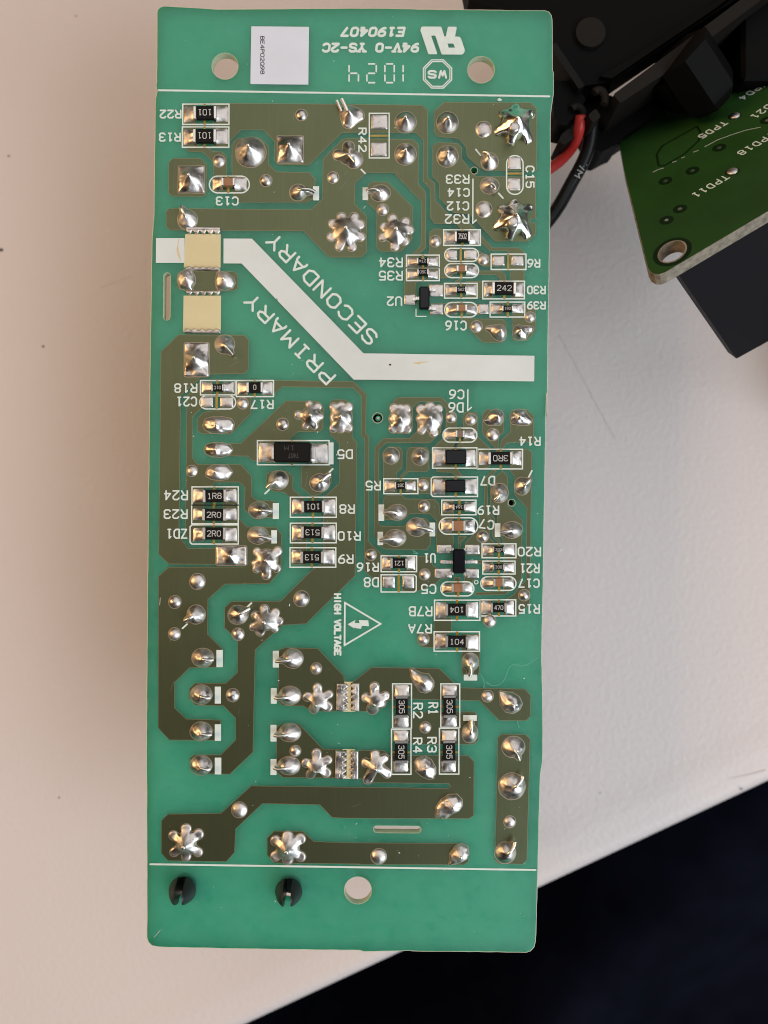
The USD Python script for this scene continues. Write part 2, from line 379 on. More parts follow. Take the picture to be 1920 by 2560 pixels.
net('R 235 170 275 115 530 115 575 165 1020 170 1090 240 1110 400 1140 470 1140 200 1310 200 1320 400 1310 720 1310 870 1260 960 1060 960 1045 860 1050 500 945 395 640 395 535 495 250 490 235 250')
net('R 590 1050 970 1045 1000 1190 1070 1235 1280 1235 1260 1360 1220 1390 1110 1395 1040 1470 780 1580 720 1600 530 1580 530 1350 590 1280')
net('Q 225 360 265 308 410 305 455 355 450 680 640 862 640 1150 460 1200 320 1150 320 880 150 850 150 800 240 780 230 600')
net('Q 525 340 600 268 780 265 865 330 850 620 775 690 770 950 735 950 735 870 590 720 525 630')
net('Q 945 350 1010 268 1200 262 1320 370 1312 670 1310 770 925 775 840 865 840 950 800 950 815 740 950 620 955 500')
net('Q 690 1190 745 1215 610 1350 S 605 330 715 460 715 540 722 740 800 800 790 950 760 950 760 830 680 740 675 500 555 370 Q 558 1340')
net('Q 745 1290 835 1208 918 1300 S 915 270 1140 490 1130 1390 1040 1490 880 1640 400 1645 440 1600 850 1590 860 860 840 860 840 780 800 740 755 540 755 430 650 270 Q 650 1440')
net('Q 950 880 1230 875 1292 935 S 1280 0 1258 1659 H 1425 340 1330 430 1230 432 1230 310 1300 265 S 1085 1530 1195 1420 1210 310 1020 100 Q 1025 1300 955 1210 950 1190')
net('S 490 380 555 390 640 490 640 760 720 850 700 1050 530 1050 490 1030 290 1030 260 870 300 790 400 700 470 600')
net('S 160 740 290 740 190 840 190 960 160 960'); net('S 270 1108 680 1108 680 1260 530 1260 520 1160 270 1162')
net('S 260 1230 420 1220 480 1290 470 1370 380 1420 330 1600 220 1600 250 1400')
net('H 1050 310 1140 310 1140 440 1175 470 1150 510 1090 510 1060 470')
net('H 850 130 890 130 890 290 850 290')
net('C 255 570 290 548 690 550 722 580 718 680 690 697 290 695 255 670')

clear = holesU.buffer(0.06)
inner = outline.buffer(-0.15)
for t in TR:
    t = t.intersection(inner).difference(clear)
    if t.is_empty: continue
    p = put('copper_trace', extrude(t.buffer(-0.055), E0, 0.055), 'trace', CB)
    put('trace_edge', extrude(t, E0, 0.043), 'trace_rim_glint', p)  # pale step whose colour carries the bright edge line
copper = unary_union(TR)

# bare laminate windows
for s in ('C 316 262 590 262 588 520 306 518', 'C 304 735 592 735 590 1010 299 1010', 'G 1530 935 1625 935 1625 1165 1530 1165', 'G 1525 1452 1620 1452 1615 1680 1525 1680'):
    put('bare_laminate', extrude(poly(s), E0, 0.048 if s[0] == 'G' else 0.012), 'bare_board', CB)

# ---------------------------------------------------------------- lettering
GLY = {
 '0': [[(1,0),(3,0),(4,1),(4,5),(3,6),(1,6),(0,5),(0,1),(1,0)]], '1': [[(.9,5),(2,6),(2,0)],[(1,0),(3,0)]],
 '2': [[(0,5),(.9,6),(3.1,6),(4,5.1),(4,3.9),(0,0),(4,0)]], '3': [[(0,5.1),(.9,6),(3.1,6),(4,5.2),(4,3.8),(3.2,3.1),(1.5,3.1)],[(3.2,3.1),(4,2.3),(4,.9),(3.1,0),(.9,0),(0,.9)]],
 '4': [[(3,0),(3,6),(0,1.9),(4,1.9)]], '5': [[(3.8,6),(.2,6),(0,3.2),(1,3.8),(3,3.8),(4,2.9),(4,1),(3,0),(1,0),(0,.9)]],
 '6': [[(3.6,5.9),(2.3,5.7),(.8,4.3),(0,2.6),(0,1),(1,0),(3,0),(4,1),(4,2.5),(3.1,3.4),(1,3.4),(0,2.6)]], '7': [[(0,6),(4,6),(1.4,0)]],
 '8': [[(1,3.2),(.2,4),(.2,5.2),(1,6),(3,6),(3.8,5.2),(3.8,4),(3,3.2),(1,3.2),(0,2.2),(0,.9),(1,0),(3,0),(4,.9),(4,2.2),(3,3.2)]],
 'A': [[(0,0),(0,1),(2,6),(4,1),(4,0)],[(.4,2),(3.6,2)]], 'B': [[(0,0),(0,6),(3,6),(3.8,5.2),(3.8,4),(3,3.2),(0,3.2)],[(3,3.2),(4,2.3),(4,.9),(3.1,0),(0,0)]],
 'C': [[(4,5),(3,6),(1.2,6),(0,4.8),(0,1.2),(1.2,0),(3,0),(4,1)]], 'D': [[(0,0),(0,6),(2.6,6),(4,4.7),(4,1.3),(2.6,0),(0,0)]], 'E': [[(4,6),(0,6),(0,0),(4,0)],[(0,3.1),(3,3.1)]],
 'G': [[(4,5),(3,6),(1.2,6),(0,4.8),(0,1.2),(1.2,0),(3,0),(4,1),(4,2.8),(2.4,2.8)]], 'H': [[(0,0),(0,6)],[(4,0),(4,6)],[(0,3),(4,3)]], 'I': [[(2,0),(2,6)]],
 'i': [[(2,0),(2,6)],[(1,0),(3,0)],[(1,6),(3,6)]],
 'L': [[(0,6),(0,0),(4,0)]], 'M': [[(0,0),(0,6),(2,2.5),(4,6),(4,0)]], 'N': [[(0,0),(0,6),(4,0),(4,6)]], 'O': [[(1.2,0),(2.8,0),(4,1.2),(4,4.8),(2.8,6),(1.2,6),(0,4.8),(0,1.2),(1.2,0)]],
 'P': [[(0,0),(0,6),(3,6),(4,5.1),(4,3.7),(3,2.9),(0,2.9)]], 'Q': [[(1.2,0),(2.8,0),(4,1.2),(4,4.8),(2.8,6),(1.2,6),(0,4.8),(0,1.2),(1.2,0)],[(2.4,1.6),(4.2,-.4)]],
 'R': [[(0,0),(0,6),(3,6),(4,5.1),(4,3.8),(3,3),(0,3)],[(2,3),(4,0)]],
 'S': [[(4,5.1),(3.1,6),(.9,6),(0,5.1),(0,4),(.8,3.2),(3.2,2.8),(4,2),(4,.9),(3.1,0),(.9,0),(0,.9)]], 'T': [[(0,6),(4,6)],[(2,6),(2,0)]], 'U': [[(0,6),(0,1.1),(1.1,0),(2.9,0),(4,1.1),(4,6)]],
 'V': [[(0,6),(2,0),(4,6)]], 'W': [[(0,6),(1,0),(2,4),(3,0),(4,6)]], 'Y': [[(0,6),(2,3.2),(4,6)],[(2,3.2),(2,0)]], 'Z': [[(0,6),(4,6),(0,0),(4,0)]], '-': [[(.4,3),(3.6,3)]], ' ': [],
}
GLY['9'] = [[(4 - x, 6 - y) for x, y in s] for s in GLY['6']]
SERIF = {'A': [(0, 0), (4, 0)], 'V': [(0, 6), (4, 6)], 'Y': [(0, 6), (4, 6), (2, 0)], 'E': [], '1': [], '4': [(3, 0)], 'I': [(2, 0), (2, 6)]}


def text_poly(s, w, h, stroke, slant=0.0, serif=False, gap=1.9):
    """outline of s, capitals h tall, all w wide, centred on the origin"""
    adv = 4 + gap
    tot = adv * len(s) - gap
    sx = (w - stroke) / tot; sy = (h - stroke) / 6.0
    parts = []
    for i, ch in enumerate(s):
        lines = [list(l) for l in GLY[ch]]
        if serif:
            for (x, y) in SERIF.get(ch, []): lines.append([(x - 0.9, y), (x + 0.9, y)])
        for l in lines:
            q = [((i * adv + x - tot / 2) * sx + slant * (y - 3) * sy, (y - 3) * sy) for x, y in l]
            parts.append(LineString(q).buffer(stroke / 2, 3, join_style=1, cap_style=1))
    return unary_union(parts).simplify(0.004)


def place(p, c, cx, cy, rot, lift=0.0):
    f = (97.5 - lift) / 97.5
    x, y = mm(c, cx, cy)
    return affinity.translate(affinity.rotate(p, rot, origin=(0, 0)), x * f, y * f)


SILK = 0.075
def silk_text(s, c, cx, cy, w, h, rot=180, stroke=11.5, **kw):
    p = place(text_poly(s, sz(c, w), sz(c, h), sz(c, stroke), **kw), c, cx, cy, rot)
    put('printed_text', extrude(p, E0, SILK), 'silk', CB, smooth=False, label=f'white printed lettering {s.upper()}')


for a in [('R22', 'A', 205, 878, 168, 68), ('R13', 'A', 200, 1055, 168, 70), ('C13', 'A', 640, 1545, 175, 70), ('R42', 'B', 142, 1076, 188, 66, -90), ('C15', 'B', 1428, 1360, 172, 70, -90),
          ('R33', 'B', 873, 1378, 182, 72), ('C14', 'B', 880, 1480, 172, 70), ('C12', 'B', 875, 1583, 172, 72), ('R32', 'D', 868, 147, 188, 76), ('R34', 'D', 360, 480, 185, 76), ('R35', 'D', 360, 582, 185, 76),
          ('U2', 'D', 388, 778, 118, 74), ('C16', 'D', 860, 965, 165, 76), ('R6', 'D', 1457, 487, 100, 68), ('R30', 'D', 1477, 692, 145, 66), ('R39', 'D', 1477, 810, 145, 64),
          ('R18', 'E', 322, 155, 178, 74), ('C21', 'E', 328, 258, 162, 76), ('R17', 'E', 908, 280, 178, 72), ('D5', 'E', 1545, 662, 120, 76), ('R24', 'E', 247, 977, 185, 78), ('R23', 'E', 245, 1122, 185, 76),
          ('ZD1', 'E', 252, 1273, 162, 78), ('R8', 'E', 1560, 1083, 120, 74), ('R10', 'E', 1577, 1290, 178, 74), ('R9', 'E', 1550, 1467, 120, 74), ('C6', 'F', 865, 203, 118, 76), ('D6', 'F', 860, 303, 118, 80),
          ('R14', 'F', 1428, 563, 165, 72), ('R5', 'F', 225, 903, 118, 76), ('D7', 'F', 1103, 866, 115, 76), ('R19', 'F', 1108, 1092, 168, 74), ('C7', 'F', 1095, 1200, 118, 76, 172), ('R20', 'F', 1423, 1410, 180, 74),
          ('R21', 'F', 1425, 1538, 155, 76), ('U1', 'F', 658, 1460, 95, 76), ('R16', 'F', 183, 1530, 172, 72), ('D8', 'H', 210, 170, 118, 78), ('C5', 'H', 650, 222, 118, 78), ('C17', 'H', 1420, 178, 165, 72),
          ('R7B', 'H', 588, 393, 182, 78), ('R7A', 'H', 585, 527, 182, 74), ('R15', 'H', 1422, 375, 165, 76), ('R2', 'H', 568, 1155, 120, 78, -90), ('R1', 'H', 685, 1140, 98, 78, -90),
          ('R4', 'H', 565, 1422, 120, 74, -90), ('R3', 'H', 675, 1417, 120, 76, -90)]:
    silk_text(*a)
dP = math.hypot(1420 - 845, 1350 - 795)
silk_text('PRiMARY', 'C', 1120, 1068, 905, 115, 135, stroke=17)
xs, ys = mm('D', 195, 1050); xe, ye = mm('C', 1005, 320)
cs = ((xs + xe) / 2, (ys + ye) / 2)
ox, oy, kk = CROPS['C']
silk_text('SECONDARY', 'C', (cs[0] / MM + 960 - ox) / kk, (-cs[1] / MM + 1280 - oy) / kk, math.hypot(xe - xs, ye - ys) / MM / kk + 100, 118, 135, stroke=17)
silk_text('HIGH VOLTAGE', 'G', 1487, 495, 480, 58, -90, stroke=14, gap=1.5)
silk_text('E190407', 'B', 222, 247, 490, 78, 180, stroke=18, slant=0.22, serif=True)
silk_text('94V-0 YS-2C', 'B', 205, 368, 745, 76, 180, stroke=18, slant=0.12, serif=True)
silk_text('WS', 'B', 717, 573, 150, 66, 180, stroke=15)
# stencil date code 1024, seven-segment strokes
SEG = {'a': ((0, 6), (4, 6)), 'b': ((4, 6), (4, 3)), 'c': ((4, 3), (4, 0)), 'd': ((0, 0), (4, 0)), 'e': ((0, 0), (0, 3)), 'f': ((0, 3), (0, 6)), 'g': ((0, 3), (4, 3))}
for ch, segs, cx in (('1', 'bc', 490), ('0', 'abcdef', 350), ('2', 'abged', 212), ('4', 'fgbc', 75)):
    ps = []
    for s_ in segs:
        (x0, y0), (x1, y1) = SEG[s_]
        q0 = np.array([(x0 - 2) * 18.0, (y0 - 3) * 24.0]); q1 = np.array([(x1 - 2) * 18.0, (y1 - 3) * 24.0]); d = q1 - q0; L = np.linalg.norm(d); d /= L
        ps.append(LineString([q0 + d * 14, q1 - d * 14]).buffer(6.0))
    p = affinity.scale(unary_union(ps), sz('B', 1), sz('B', 1), origin=(0, 0))
    put('printed_text', extrude(place(p, 'B', cx, 565, 180), E0, SILK), 'silk', CB, smooth=False, label=f'white segmented digit {ch} of the date code')

# emblem outlines
ul = Polygon(pts('T 130 310 140 270 160 225 190 205 735 208 752 225 765 265 840 500 885 495 935 245 948 215 965 210 1190 212 1205 235 1155 500 1260 505 1300 520 1325 555 1345 600 1440 880 1440 930 1420 980 1385 1015 1340 1030 780 1028 755 1010 740 975 578 490 560 470 465 472 450 490 625 985 615 1020 375 1020 355 985 150 370'))
ul = ul.buffer(0).difference(Polygon(pts('T 932 705 1085 705 1110 720 1150 815 1140 830 965 830')))
put('printed_emblem', extrude(ul, E0, SILK), 'silk', CB, smooth=False, label='solid white slanted component mark near the right mounting hole')
cxo, cyo = mm('B', 718, 570)
def octa(r, a0=22.5): return Polygon([(cxo + r * math.cos(math.radians(a0 + 45 * k)), cyo + r * math.sin(math.radians(a0 + 45 * k))) for k in range(8)])
r1 = sz('B', 122)
put('printed_emblem', extrude(octa(r1).difference(octa(r1 - .15)).union(octa(r1 - .24).difference(octa(r1 - .38))), E0, SILK), 'silk', CB, smooth=False, label='white double-lined octagon around the letters WS')
tri = Polygon(pts('G 1540 322 1537 660 H 288 490'))
put('printed_emblem', extrude(tri.buffer(0.05).difference(tri.buffer(-0.16)), E0, SILK), 'silk', CB, smooth=False, label='white warning triangle outline')
bolt = Polygon(pts('H 28 493 88 460 82 482 120 484 113 460 186 463 192 508 137 505 131 527 85 522 90 507 78 524'))
put('printed_emblem', extrude(bolt.buffer(0), E0, SILK), 'silk', CB, smooth=False, label='white lightning arrow inside the warning triangle')

def silk_line(P, wd, name='printed_line', z=SILK):
    put(name, extrude(LineString(P).buffer(wd / 2, 4), E0, z), 'silk', CB, smooth=False)
silk_line(pts('A 114 695 B 1576 742'), 0.22); silk_line(pts('I 50 860 J 1470 904'), 0.22)
silk_line(pts('B 990 1378 D 988 180 1015 155'), 0.17); silk_line(pts('F 951 168 949 328 978 303'), 0.17)
for s in ('E 930 965 962 935', 'E 1424 800 1450 775', 'F 1418 838 1442 790', 'B 1012 1150 1048 1194', 'B 1187 1487 1220 1523', 'X 800 1868 890 1960', 'G 297 524 332 492', 'G 794 360 826 330'):
    silk_line(pts(s), 0.2)
silk_line(pts('D 553 840 553 895 630 895'), 0.12)
for s in ('A 1298 1432 1345 1540', 'B 143 1440 185 1538', 'E 990 1037 1037 1160', 'E 978 1245 1022 1347', 'F 265 1048 308 1175', 'F 258 1258 300 1360', 'F 657 1187 700 1293', 'F 1158 1192 1200 1298', 'E 1420 572 1456 740',
          'G 557 690 606 822', 'G 545 972 592 1102', 'G 545 1260 592 1388', 'G 545 1517 594 1645', 'G 990 697 1037 825', 'G 975 982 1020 1103', 'G 972 1265 1018 1393', 'G 972 1527 1018 1650', 'H 920 880 1022 925', 'H 915 1190 1020 1235'):
    t = s.split(); put('printed_block', extrude(sbox(*rect(t[0], *map(float, t[1:]))).buffer(-.03).buffer(.03), E0, SILK + .004), 'silk', CB, smooth=False)
# white isolation band
put('isolation_band', extrude(poly('C 93 293 312 293 311 484 92 484'), E0, 0.05), 'band', CB, smooth=False)
put('isolation_band', extrude(poly('C 612 297 830 298 D 150 1178 1462 1197 1460 1393 75 1380 C 750 488 611 487'), E0, 0.05), 'band', CB, smooth=False)
put('stain', extrude(poly('C 268 300 274 298 262 350 272 410 285 465 276 460 258 420 252 380').buffer(.02), E0, 0.056), 'orange_stain', CB, label='pale orange stain on the white band')
put('stain', extrude(poly('D 530 1250 590 1244 660 1243 600 1252 575 1262 545 1258').buffer(.02), E0, 0.056), 'orange_stain', CB, label='pale orange streak on the white band')
put('dark_speck', extrude(poly('D 345 1262 360 1258 364 1270 348 1274'), E0, 0.06), 'dark_speck', CB)

# ---------------------------------------------------------------- solder
def blob(outl, tip, H, prof, n=56, base=0.05, rough=0.02, seed=0, rp=None, rimh=.24, rimw=.42, ex=1.35, axis=None):
    ring = outl.exterior
    if prof is PEAK:
        n = max(n, 80)
        if rp is None: rp = max(ring.distance(Point(*tip)) * 1.12, .5)
    B = np.array([ring.interpolate(t, normalized=True).coords[0] for t in np.linspace(0, 1, n, endpoint=False)])
    if ring.is_ccw is False: B = B[::-1]
    tip = np.array(tip)
    C = tip
    if axis is not None:
        a_, b_ = np.array(axis[0]), np.array(axis[1]); ab = b_ - a_
        C = a_ + np.clip((B - a_) @ ab / (ab @ ab), 0, 1)[:, None] * ab
    rs = np.array([1, .985, .95, .89, .8, .69, .57, .45, .34, .24, .15, .08])
    V = [np.c_[B, np.full(n, 0.01)]]
    for r in rs:
        p = C + (B - C) * r
        if prof is PEAK:
            dd = shapely.distance(ring, shapely.points(p))
            t_ = 1 - np.minimum(dd / rimw, 1)
            rho = np.linalg.norm(p - tip, axis=1) / rp
            z = base + rimh * np.sqrt(np.maximum(0, 1 - t_ ** 2)) + (H - rimh) * np.maximum(0, 1 - rho) ** ex * np.minimum(1, dd / .12 + .0)
        else:
            z = np.full(n, base + H * prof(r))
        nz = (meshkit.noise(np.c_[p * 2.3, np.full(n, seed * 3.1)], 11) - 0.5) * 2 * rough * H * min(1, (1 - r) * 5)
        V.append(np.c_[p, z + nz])
    if axis is not None: V[-1][:, :2] = C
    V.append(np.array([[tip[0], tip[1], base + H * (1 if prof is PEAK else prof(0.0))]]))
    V = np.vstack(V); Fc = []
    for i in range(len(rs)):
        for k in range(n):
            p, q = i * n + k, i * n + (k + 1) % n
            Fc += [(p, q, q + n), (p, q + n, p + n)]
    top = len(V) - 1; i = len(rs) * n
    for k in range(n): Fc.append((i + k, i + (k + 1) % n, top))
    return trimesh.Trimesh(V, np.array(Fc), process=False)

DOME = lambda r: max(0, 1 - r * r) ** .72
CONE = lambda r: 0.38 * math.sqrt(max(0, 1 - r ** 2)) + 0.62 * (1 - r) ** 1.15
PEAK = lambda r: 0.26 * (1 - r ** 6) ** .5 + 0.74 * (1 - r) ** 1.5
FLAT = lambda r: (1 - r ** 5) ** .6
TEAR = lambda r: 0.66 * max(0, 1 - r ** 2) ** .78 + 0.34 * (1 - r)
SEED = [0]

def joint(outl, tip, H, prof, name='solder_joint', m='solder', ring=0.07, rough=0.08, label=None, **kw):
    SEED[0] += 1
    p = put(name, blob(outl, tip, H, prof, rough=rough, seed=SEED[0], **kw), m, CB, smooth=True, label=label)
    if ring: put('pad_ring', extrude(outl.buffer(ring), E0, 0.060), 'pad_ring', p, smooth=False)
    return p

def wob(p, a=0.035):
    """slightly uneven outline"""
    SEED[0] += 1
    q = p.segmentize(0.25); c = np.array(q.exterior.coords[:-1])
    o = np.array(p.centroid.coords[0]); d = c - o
    f = 1 + a * (meshkit.noise(np.c_[c * 1.6, np.full(len(c), SEED[0] * 5.7)], 5) - 0.5) * 2
    return Polygon(o + d * f[:, None]).buffer(0)

def pin(p, x, y, z, r=0.24, hgt=0.3):
    m = trimesh.creation.cylinder(r, hgt, sections=14); m.apply_translation([x, y, z + hgt / 2 - .12])
    c = trimesh.creation.icosphere(2, r); c.apply_scale([1, 1, .5]); c.apply_translation([x, y, z + hgt - .12])
    put('pin', trimesh.util.concatenate([m, c]), 'lead', p, smooth=40)

for c, x, y, r, h in (('A', 820, 1172, 116, 1.9), ('B', 472, 942, 81, 1.35), ('B', 472, 1187, 82, 1.3), ('B', 793, 944, 82, 1.35), ('B', 793, 1202, 82, 1.3), ('F', 363, 674, 63, 1.1), ('F', 585, 681, 64, 1.1)):
    o = Point(*mm(c, x, y)).buffer(sz(c, r), 24); q = mm(c, x, y)
    p = joint(wob(o, .02), q, h, CONE); pin(p, *q, h + .02, .2, .25)
for c, x, y, hx, hy, h in (('A', 1125, 1150, 100, 102, 1.5), ('A', 365, 1380, 100, 102, 1.5), ('C', 405, 1227, 95, 130, 1.5), ('E', 672, 1440, 118, 74, 1.0)):
    q = mm(c, x, y); a, b = sz(c, hx), sz(c, hy)
    o = sbox(q[0] - a, q[1] - b, q[0] + a, q[1] + b).buffer(-.2 if c != 'A' else -.05).buffer(.2 if c != 'A' else .05)
    p = joint(wob(o, .015), q, h, PEAK); pin(p, *q, h, .2, .22)
SMALL = [('A', 1210, 885, 43), ('A', 578, 1238, 45), ('A', 938, 1388, 45), ('A', 1453, 1365, 43), ('B', 298, 1612, 43), ('D', 702, 318, 42), ('D', 1070, 458, 41),
         ('D', 1430, 900, 39), ('D', 1018, 972, 43), ('E', 760, 272, 42), ('E', 1065, 432, 45), ('E', 370, 790, 42), ('F', 825, 380, 40), ('F', 975, 395, 43), ('F', 1143, 512, 46), ('F', 608, 900, 42),
         ('F', 615, 1062, 43), ('F', 1065, 1295, 43), ('F', 207, 1435, 42), ('F', 620, 1585, 41), ('H', 1383, 270, 43), ('H', 1120, 468, 46), ('H', 610, 608, 44), ('H', 1103, 1045, 44), ('H', 625, 1285, 42),
         ('G', 412, 165, 60), ('G', 238, 322, 48), ('G', 235, 567, 47), ('G', 723, 570, 47), ('G', 1210, 297, 60), ('G', 1323, 832, 42), ('G', 682, 1037, 50), ('G', 1163, 1465, 42), ('I', 733, 443, 60), ('J', 267, 800, 60), ('J', 1273, 535, 45)]
for c, x, y, r in SMALL:
    q = mm(c, x, y); joint(wob(Point(*q).buffer(sz(c, r), 20), .02), q, sz(c, r) * random.uniform(.45, .7), DOME, 'test_point')
for c, x, y, r in (('B', 1072, 995, 60), ('B', 1075, 1610, 61)):
    q = mm(c, x, y); joint(wob(Point(*q).buffer(sz(c, r), 20), .02), q, .28, DOME, 'test_point')

def ell(c, x, y, rx, ry, rot=0):
    return affinity.translate(affinity.rotate(affinity.scale(Point(0, 0).buffer(1, 24), sz(c, rx), sz(c, ry)), rot), *mm(c, x, y))

def lead_joint(c, x, y, rx, ry, tx, ty, h=1.0, lr=0.23, taper=.8, rot=0, extra=None):
    q = np.array(mm(c, x, y)); t = np.array(mm(c, tx, ty)); d = t - q
    e = ell(c, x, y, rx, ry, rot)
    o = unary_union([e, unary_union([affinity.scale(e, .62, .62), Point(*(q + d * taper)).buffer(sz(c, 21))]).convex_hull]).buffer(.22).buffer(-.22)
    if extra is not None: o = unary_union([o, extra]).buffer(.1).buffer(-.1)
    if o.geom_type != 'Polygon': o = o.convex_hull
    a = q + d * .22
    p = joint(wob(Polygon(o.exterior), .03), a, h, TEAR, rough=.08)
    f = (97.5 - .75) / 97.5
    t3 = t * f; n1 = d / np.linalg.norm(d)
    path = [(*(q + d * .02), h * .70), (*(q + d * .25), h * .93), (*(q + d * .6), h * .9 + .02), (*t3, h * .62 + .1)]
    m = tube(spline(path, 10), [lr * .9] * 6 + [lr, lr, lr, lr * 1.02], 12)
    put('lead_wire', m, 'lead', p, smooth=40)

LJ = [('A', 1185, 1480, 66, 63, 1312, 1476), ('B', 278, 1485, 78, 63, 175, 1472), ('E', 885, 1092, 80, 65, 985, 1100), ('E', 875, 1285, 80, 66, 978, 1312), ('E', 1035, 862, 75, 72, 945, 920), ('E', 1350, 882, 76, 68, 1430, 815),
      ('F', 408, 1108, 73, 60, 305, 1108), ('F', 395, 1305, 80, 63, 275, 1326), ('F', 560, 1222, 80, 70, 678, 1248), ('F', 1290, 1243, 80, 62, 1200, 1265), ('F', 1194, 960, 66, 74, 1160, 1010), ('F', 1368, 907, 60, 68, 1434, 850),
      ('B', 1118, 1243, 66, 66, 1072, 1170), ('B', 1118, 1428, 72, 62, 1158, 1458), ('C', 335, 155, 76, 76, 286, 50), ('C', 622, 1110, 76, 72, 682, 1190), ('G', 402, 418, 70, 72, 310, 468), ('G', 722, 420, 78, 72, 812, 370),
      ('G', 452, 750, 84, 72, 532, 766), ('G', 440, 1033, 84, 74, 508, 1056), ('G', 440, 1315, 84, 72, 518, 1338), ('G', 438, 1575, 86, 76, 508, 1602), ('G', 1142, 755, 80, 74, 1012, 776), ('G', 1120, 1040, 84, 72, 1005, 1056),
      ('G', 1120, 1325, 84, 70, 1000, 1344), ('G', 1115, 1578, 86, 70, 1000, 1596), ('H', 970, 782, 64, 68, 966, 890), ('H', 967, 1330, 60, 74, 980, 1228), ('H', 1300, 1435, 88, 82, 1348, 1535), ('J', 1288, 262, 102, 102, 1372, 188),
      ('J', 1238, 772, 80, 82, 1312, 690)]
for a in LJ: lead_joint(*a)
# two-lobed joints and the double-lead joint at the top
o = unary_union([ell('X', 210, 1520, 90, 120), ell('X', 500, 1320, 140, 130), ell('X', 640, 1640, 190, 210, -40), ell('X', 480, 1560, 220, 190)]).buffer(.2).buffer(-.2)
p = joint(wob(Polygon(o.exterior), .02), mm('X', 560, 1590), 1.0, TEAR, rough=.12)
put('lead_wire', tube([(*mm('X', 490, 1560), .85), (*mm('X', 640, 1760), .95)], .14, 10), 'lead', p)
o = poly('X 275 380 330 330 430 330 560 340 800 440 870 540 850 660 720 740 620 830 540 890 450 880 360 810 310 660').buffer(-.15).buffer(.15)
p = joint(wob(o, .02), mm('X', 520, 570), 1.25, PEAK, rough=.1)
put('lead_wire', tube([(*mm('X', 330, 520), .5), (*mm('X', 220, 280), .75)], .2, 12), 'lead', p); put('lead_wire', tube([(*mm('X', 480, 560), .95), (*mm('X', 345, 270), 1.0)], .24, 12), 'lead', p)
# plain large blobs: outline, tip, height
for s, tip, h, pr_ in (('H 505 830 530 828 545 845 600 868 650 875 690 930 690 970 670 1005 630 1020 590 1012 540 955 515 900', ('H', 610, 930), 1.15, CONE),
                       ('H 540 1550 560 1520 620 1502 670 1530 705 1590 705 1640 690 1665 715 1690 690 1680 640 1680 590 1655 550 1620', ('H', 625, 1590), 1.0, TEAR),
                       ('H 1190 1000 1225 1010 1290 1015 1345 1050 1372 1105 1350 1150 1300 1180 1240 1165 1200 1110 1195 1060', ('H', 1290, 1095), 1.2, CONE),
                       ('J 700 500 705 420 745 360 800 325 870 322 908 365 910 410 885 450 820 480 790 505 770 512 745 492', ('J', 830, 400), 1.0, TEAR),
                       ('J 798 868 812 830 810 780 850 720 900 700 950 720 962 780 945 820 890 850 830 862', ('J', 890, 780), 1.1, PEAK),
                       ('N 818 1130 830 1085 900 1070 1000 1058 1090 1070 1140 1150 1140 1220 1110 1290 1060 1310 990 1290 930 1240 880 1170', ('N', 1040, 1170), 1.2, CONE),
                       ('N 1245 1150 1260 1080 1320 1062 1450 1075 1540 1085 1565 1110 1540 1170 1480 1200 1440 1285 1340 1295 1270 1270 1235 1210', ('N', 1345, 1165), 1.0, CONE),
                       ('Q 540 440 600 370 650 290 740 262 830 290 858 370 845 450 800 510 700 515 600 505', ('Q', 750, 385), 1.0, CONE),
                       ('Q 950 370 985 290 1080 265 1180 275 1230 360 1295 430 1280 480 1230 510 1080 508 980 490 950 430', ('Q', 1090, 390), .9, CONE),
                       ('C 255 620 262 570 300 545 330 525 370 548 395 590 395 640 370 680 400 705 340 700 280 680', ('C', 335, 615), 1.0, TEAR),
                       ('C 548 620 560 560 570 535 590 548 640 560 690 600 702 640 680 680 620 695 575 700 555 670', ('C', 620, 620), 1.0, TEAR),
                       ('E 452 440 465 395 520 378 600 376 670 390 697 430 680 480 600 506 520 500 470 475', ('E', 565, 442), 1.0, PEAK),
                       ('E 460 630 475 590 530 575 600 572 660 590 684 630 660 665 600 684 520 680 475 660', ('E', 560, 630), 1.0, PEAK),
                       ('E 474 805 490 770 530 745 580 742 640 745 684 800 650 850 590 864 520 855 480 830', ('E', 560, 800), 1.0, PEAK)):
    q = mm(*tip); o = poly(s).buffer(-.16).buffer(.30).buffer(-.14); o = Polygon(o.exterior)
    p = joint(wob(o, .02), q, h, PEAK, rough=.09, rp=1.12 * math.sqrt(o.area / math.pi), rimh=.36, rimw=.45, ex=1.25); pin(p, *q, h - .05, .17, .24)
# starred pads
def star(c, x, y, lobes, rc, h=1.4, pinr=.26, fl=.62, off=(0, 0)):
    """lobes: (angle, distance, radius) in crop pixels"""
    q = np.array(mm(c, x, y)); ps = [Point(*q).buffer(sz(c, rc), 20)]
    for a, d, r in lobes:
        e = q + sz(c, d) * np.array([math.cos(math.radians(a)), math.sin(math.radians(a))])
        ps += [Point(*e).buffer(sz(c, r), 12), LineString([q, e]).buffer(sz(c, r) * .95)]
    o = unary_union(ps).buffer(.20).buffer(-.20)
    t = q + np.array(off)
    p = joint(wob(Polygon(o.exterior), .02), t, h, PEAK, rough=.07, rp=sz(c, max(l[1] for l in lobes)) * .92, rimh=.15, rimw=.26, ex=1.5); pin(p, *t, h - .04, pinr, .22)
star('C', 1555, 245, [(28, 118, 34), (62, 128, 34), (108, 122, 34), (150, 120, 34), (198, 122, 34), (245, 125, 34), (290, 125, 34), (340, 118, 34)], 105, 1.6)
star('D', 400, 250, [(10, 105, 32), (48, 108, 34), (105, 110, 34), (155, 100, 30), (200, 105, 34), (265, 108, 34), (315, 95, 34)], 88, 1.5)
star('E', 1285, 370, [(55, 90, 28), (100, 92, 26), (175, 100, 30), (240, 85, 26), (290, 80, 26), (0, 65, 28)], 74, 1.2, .2)
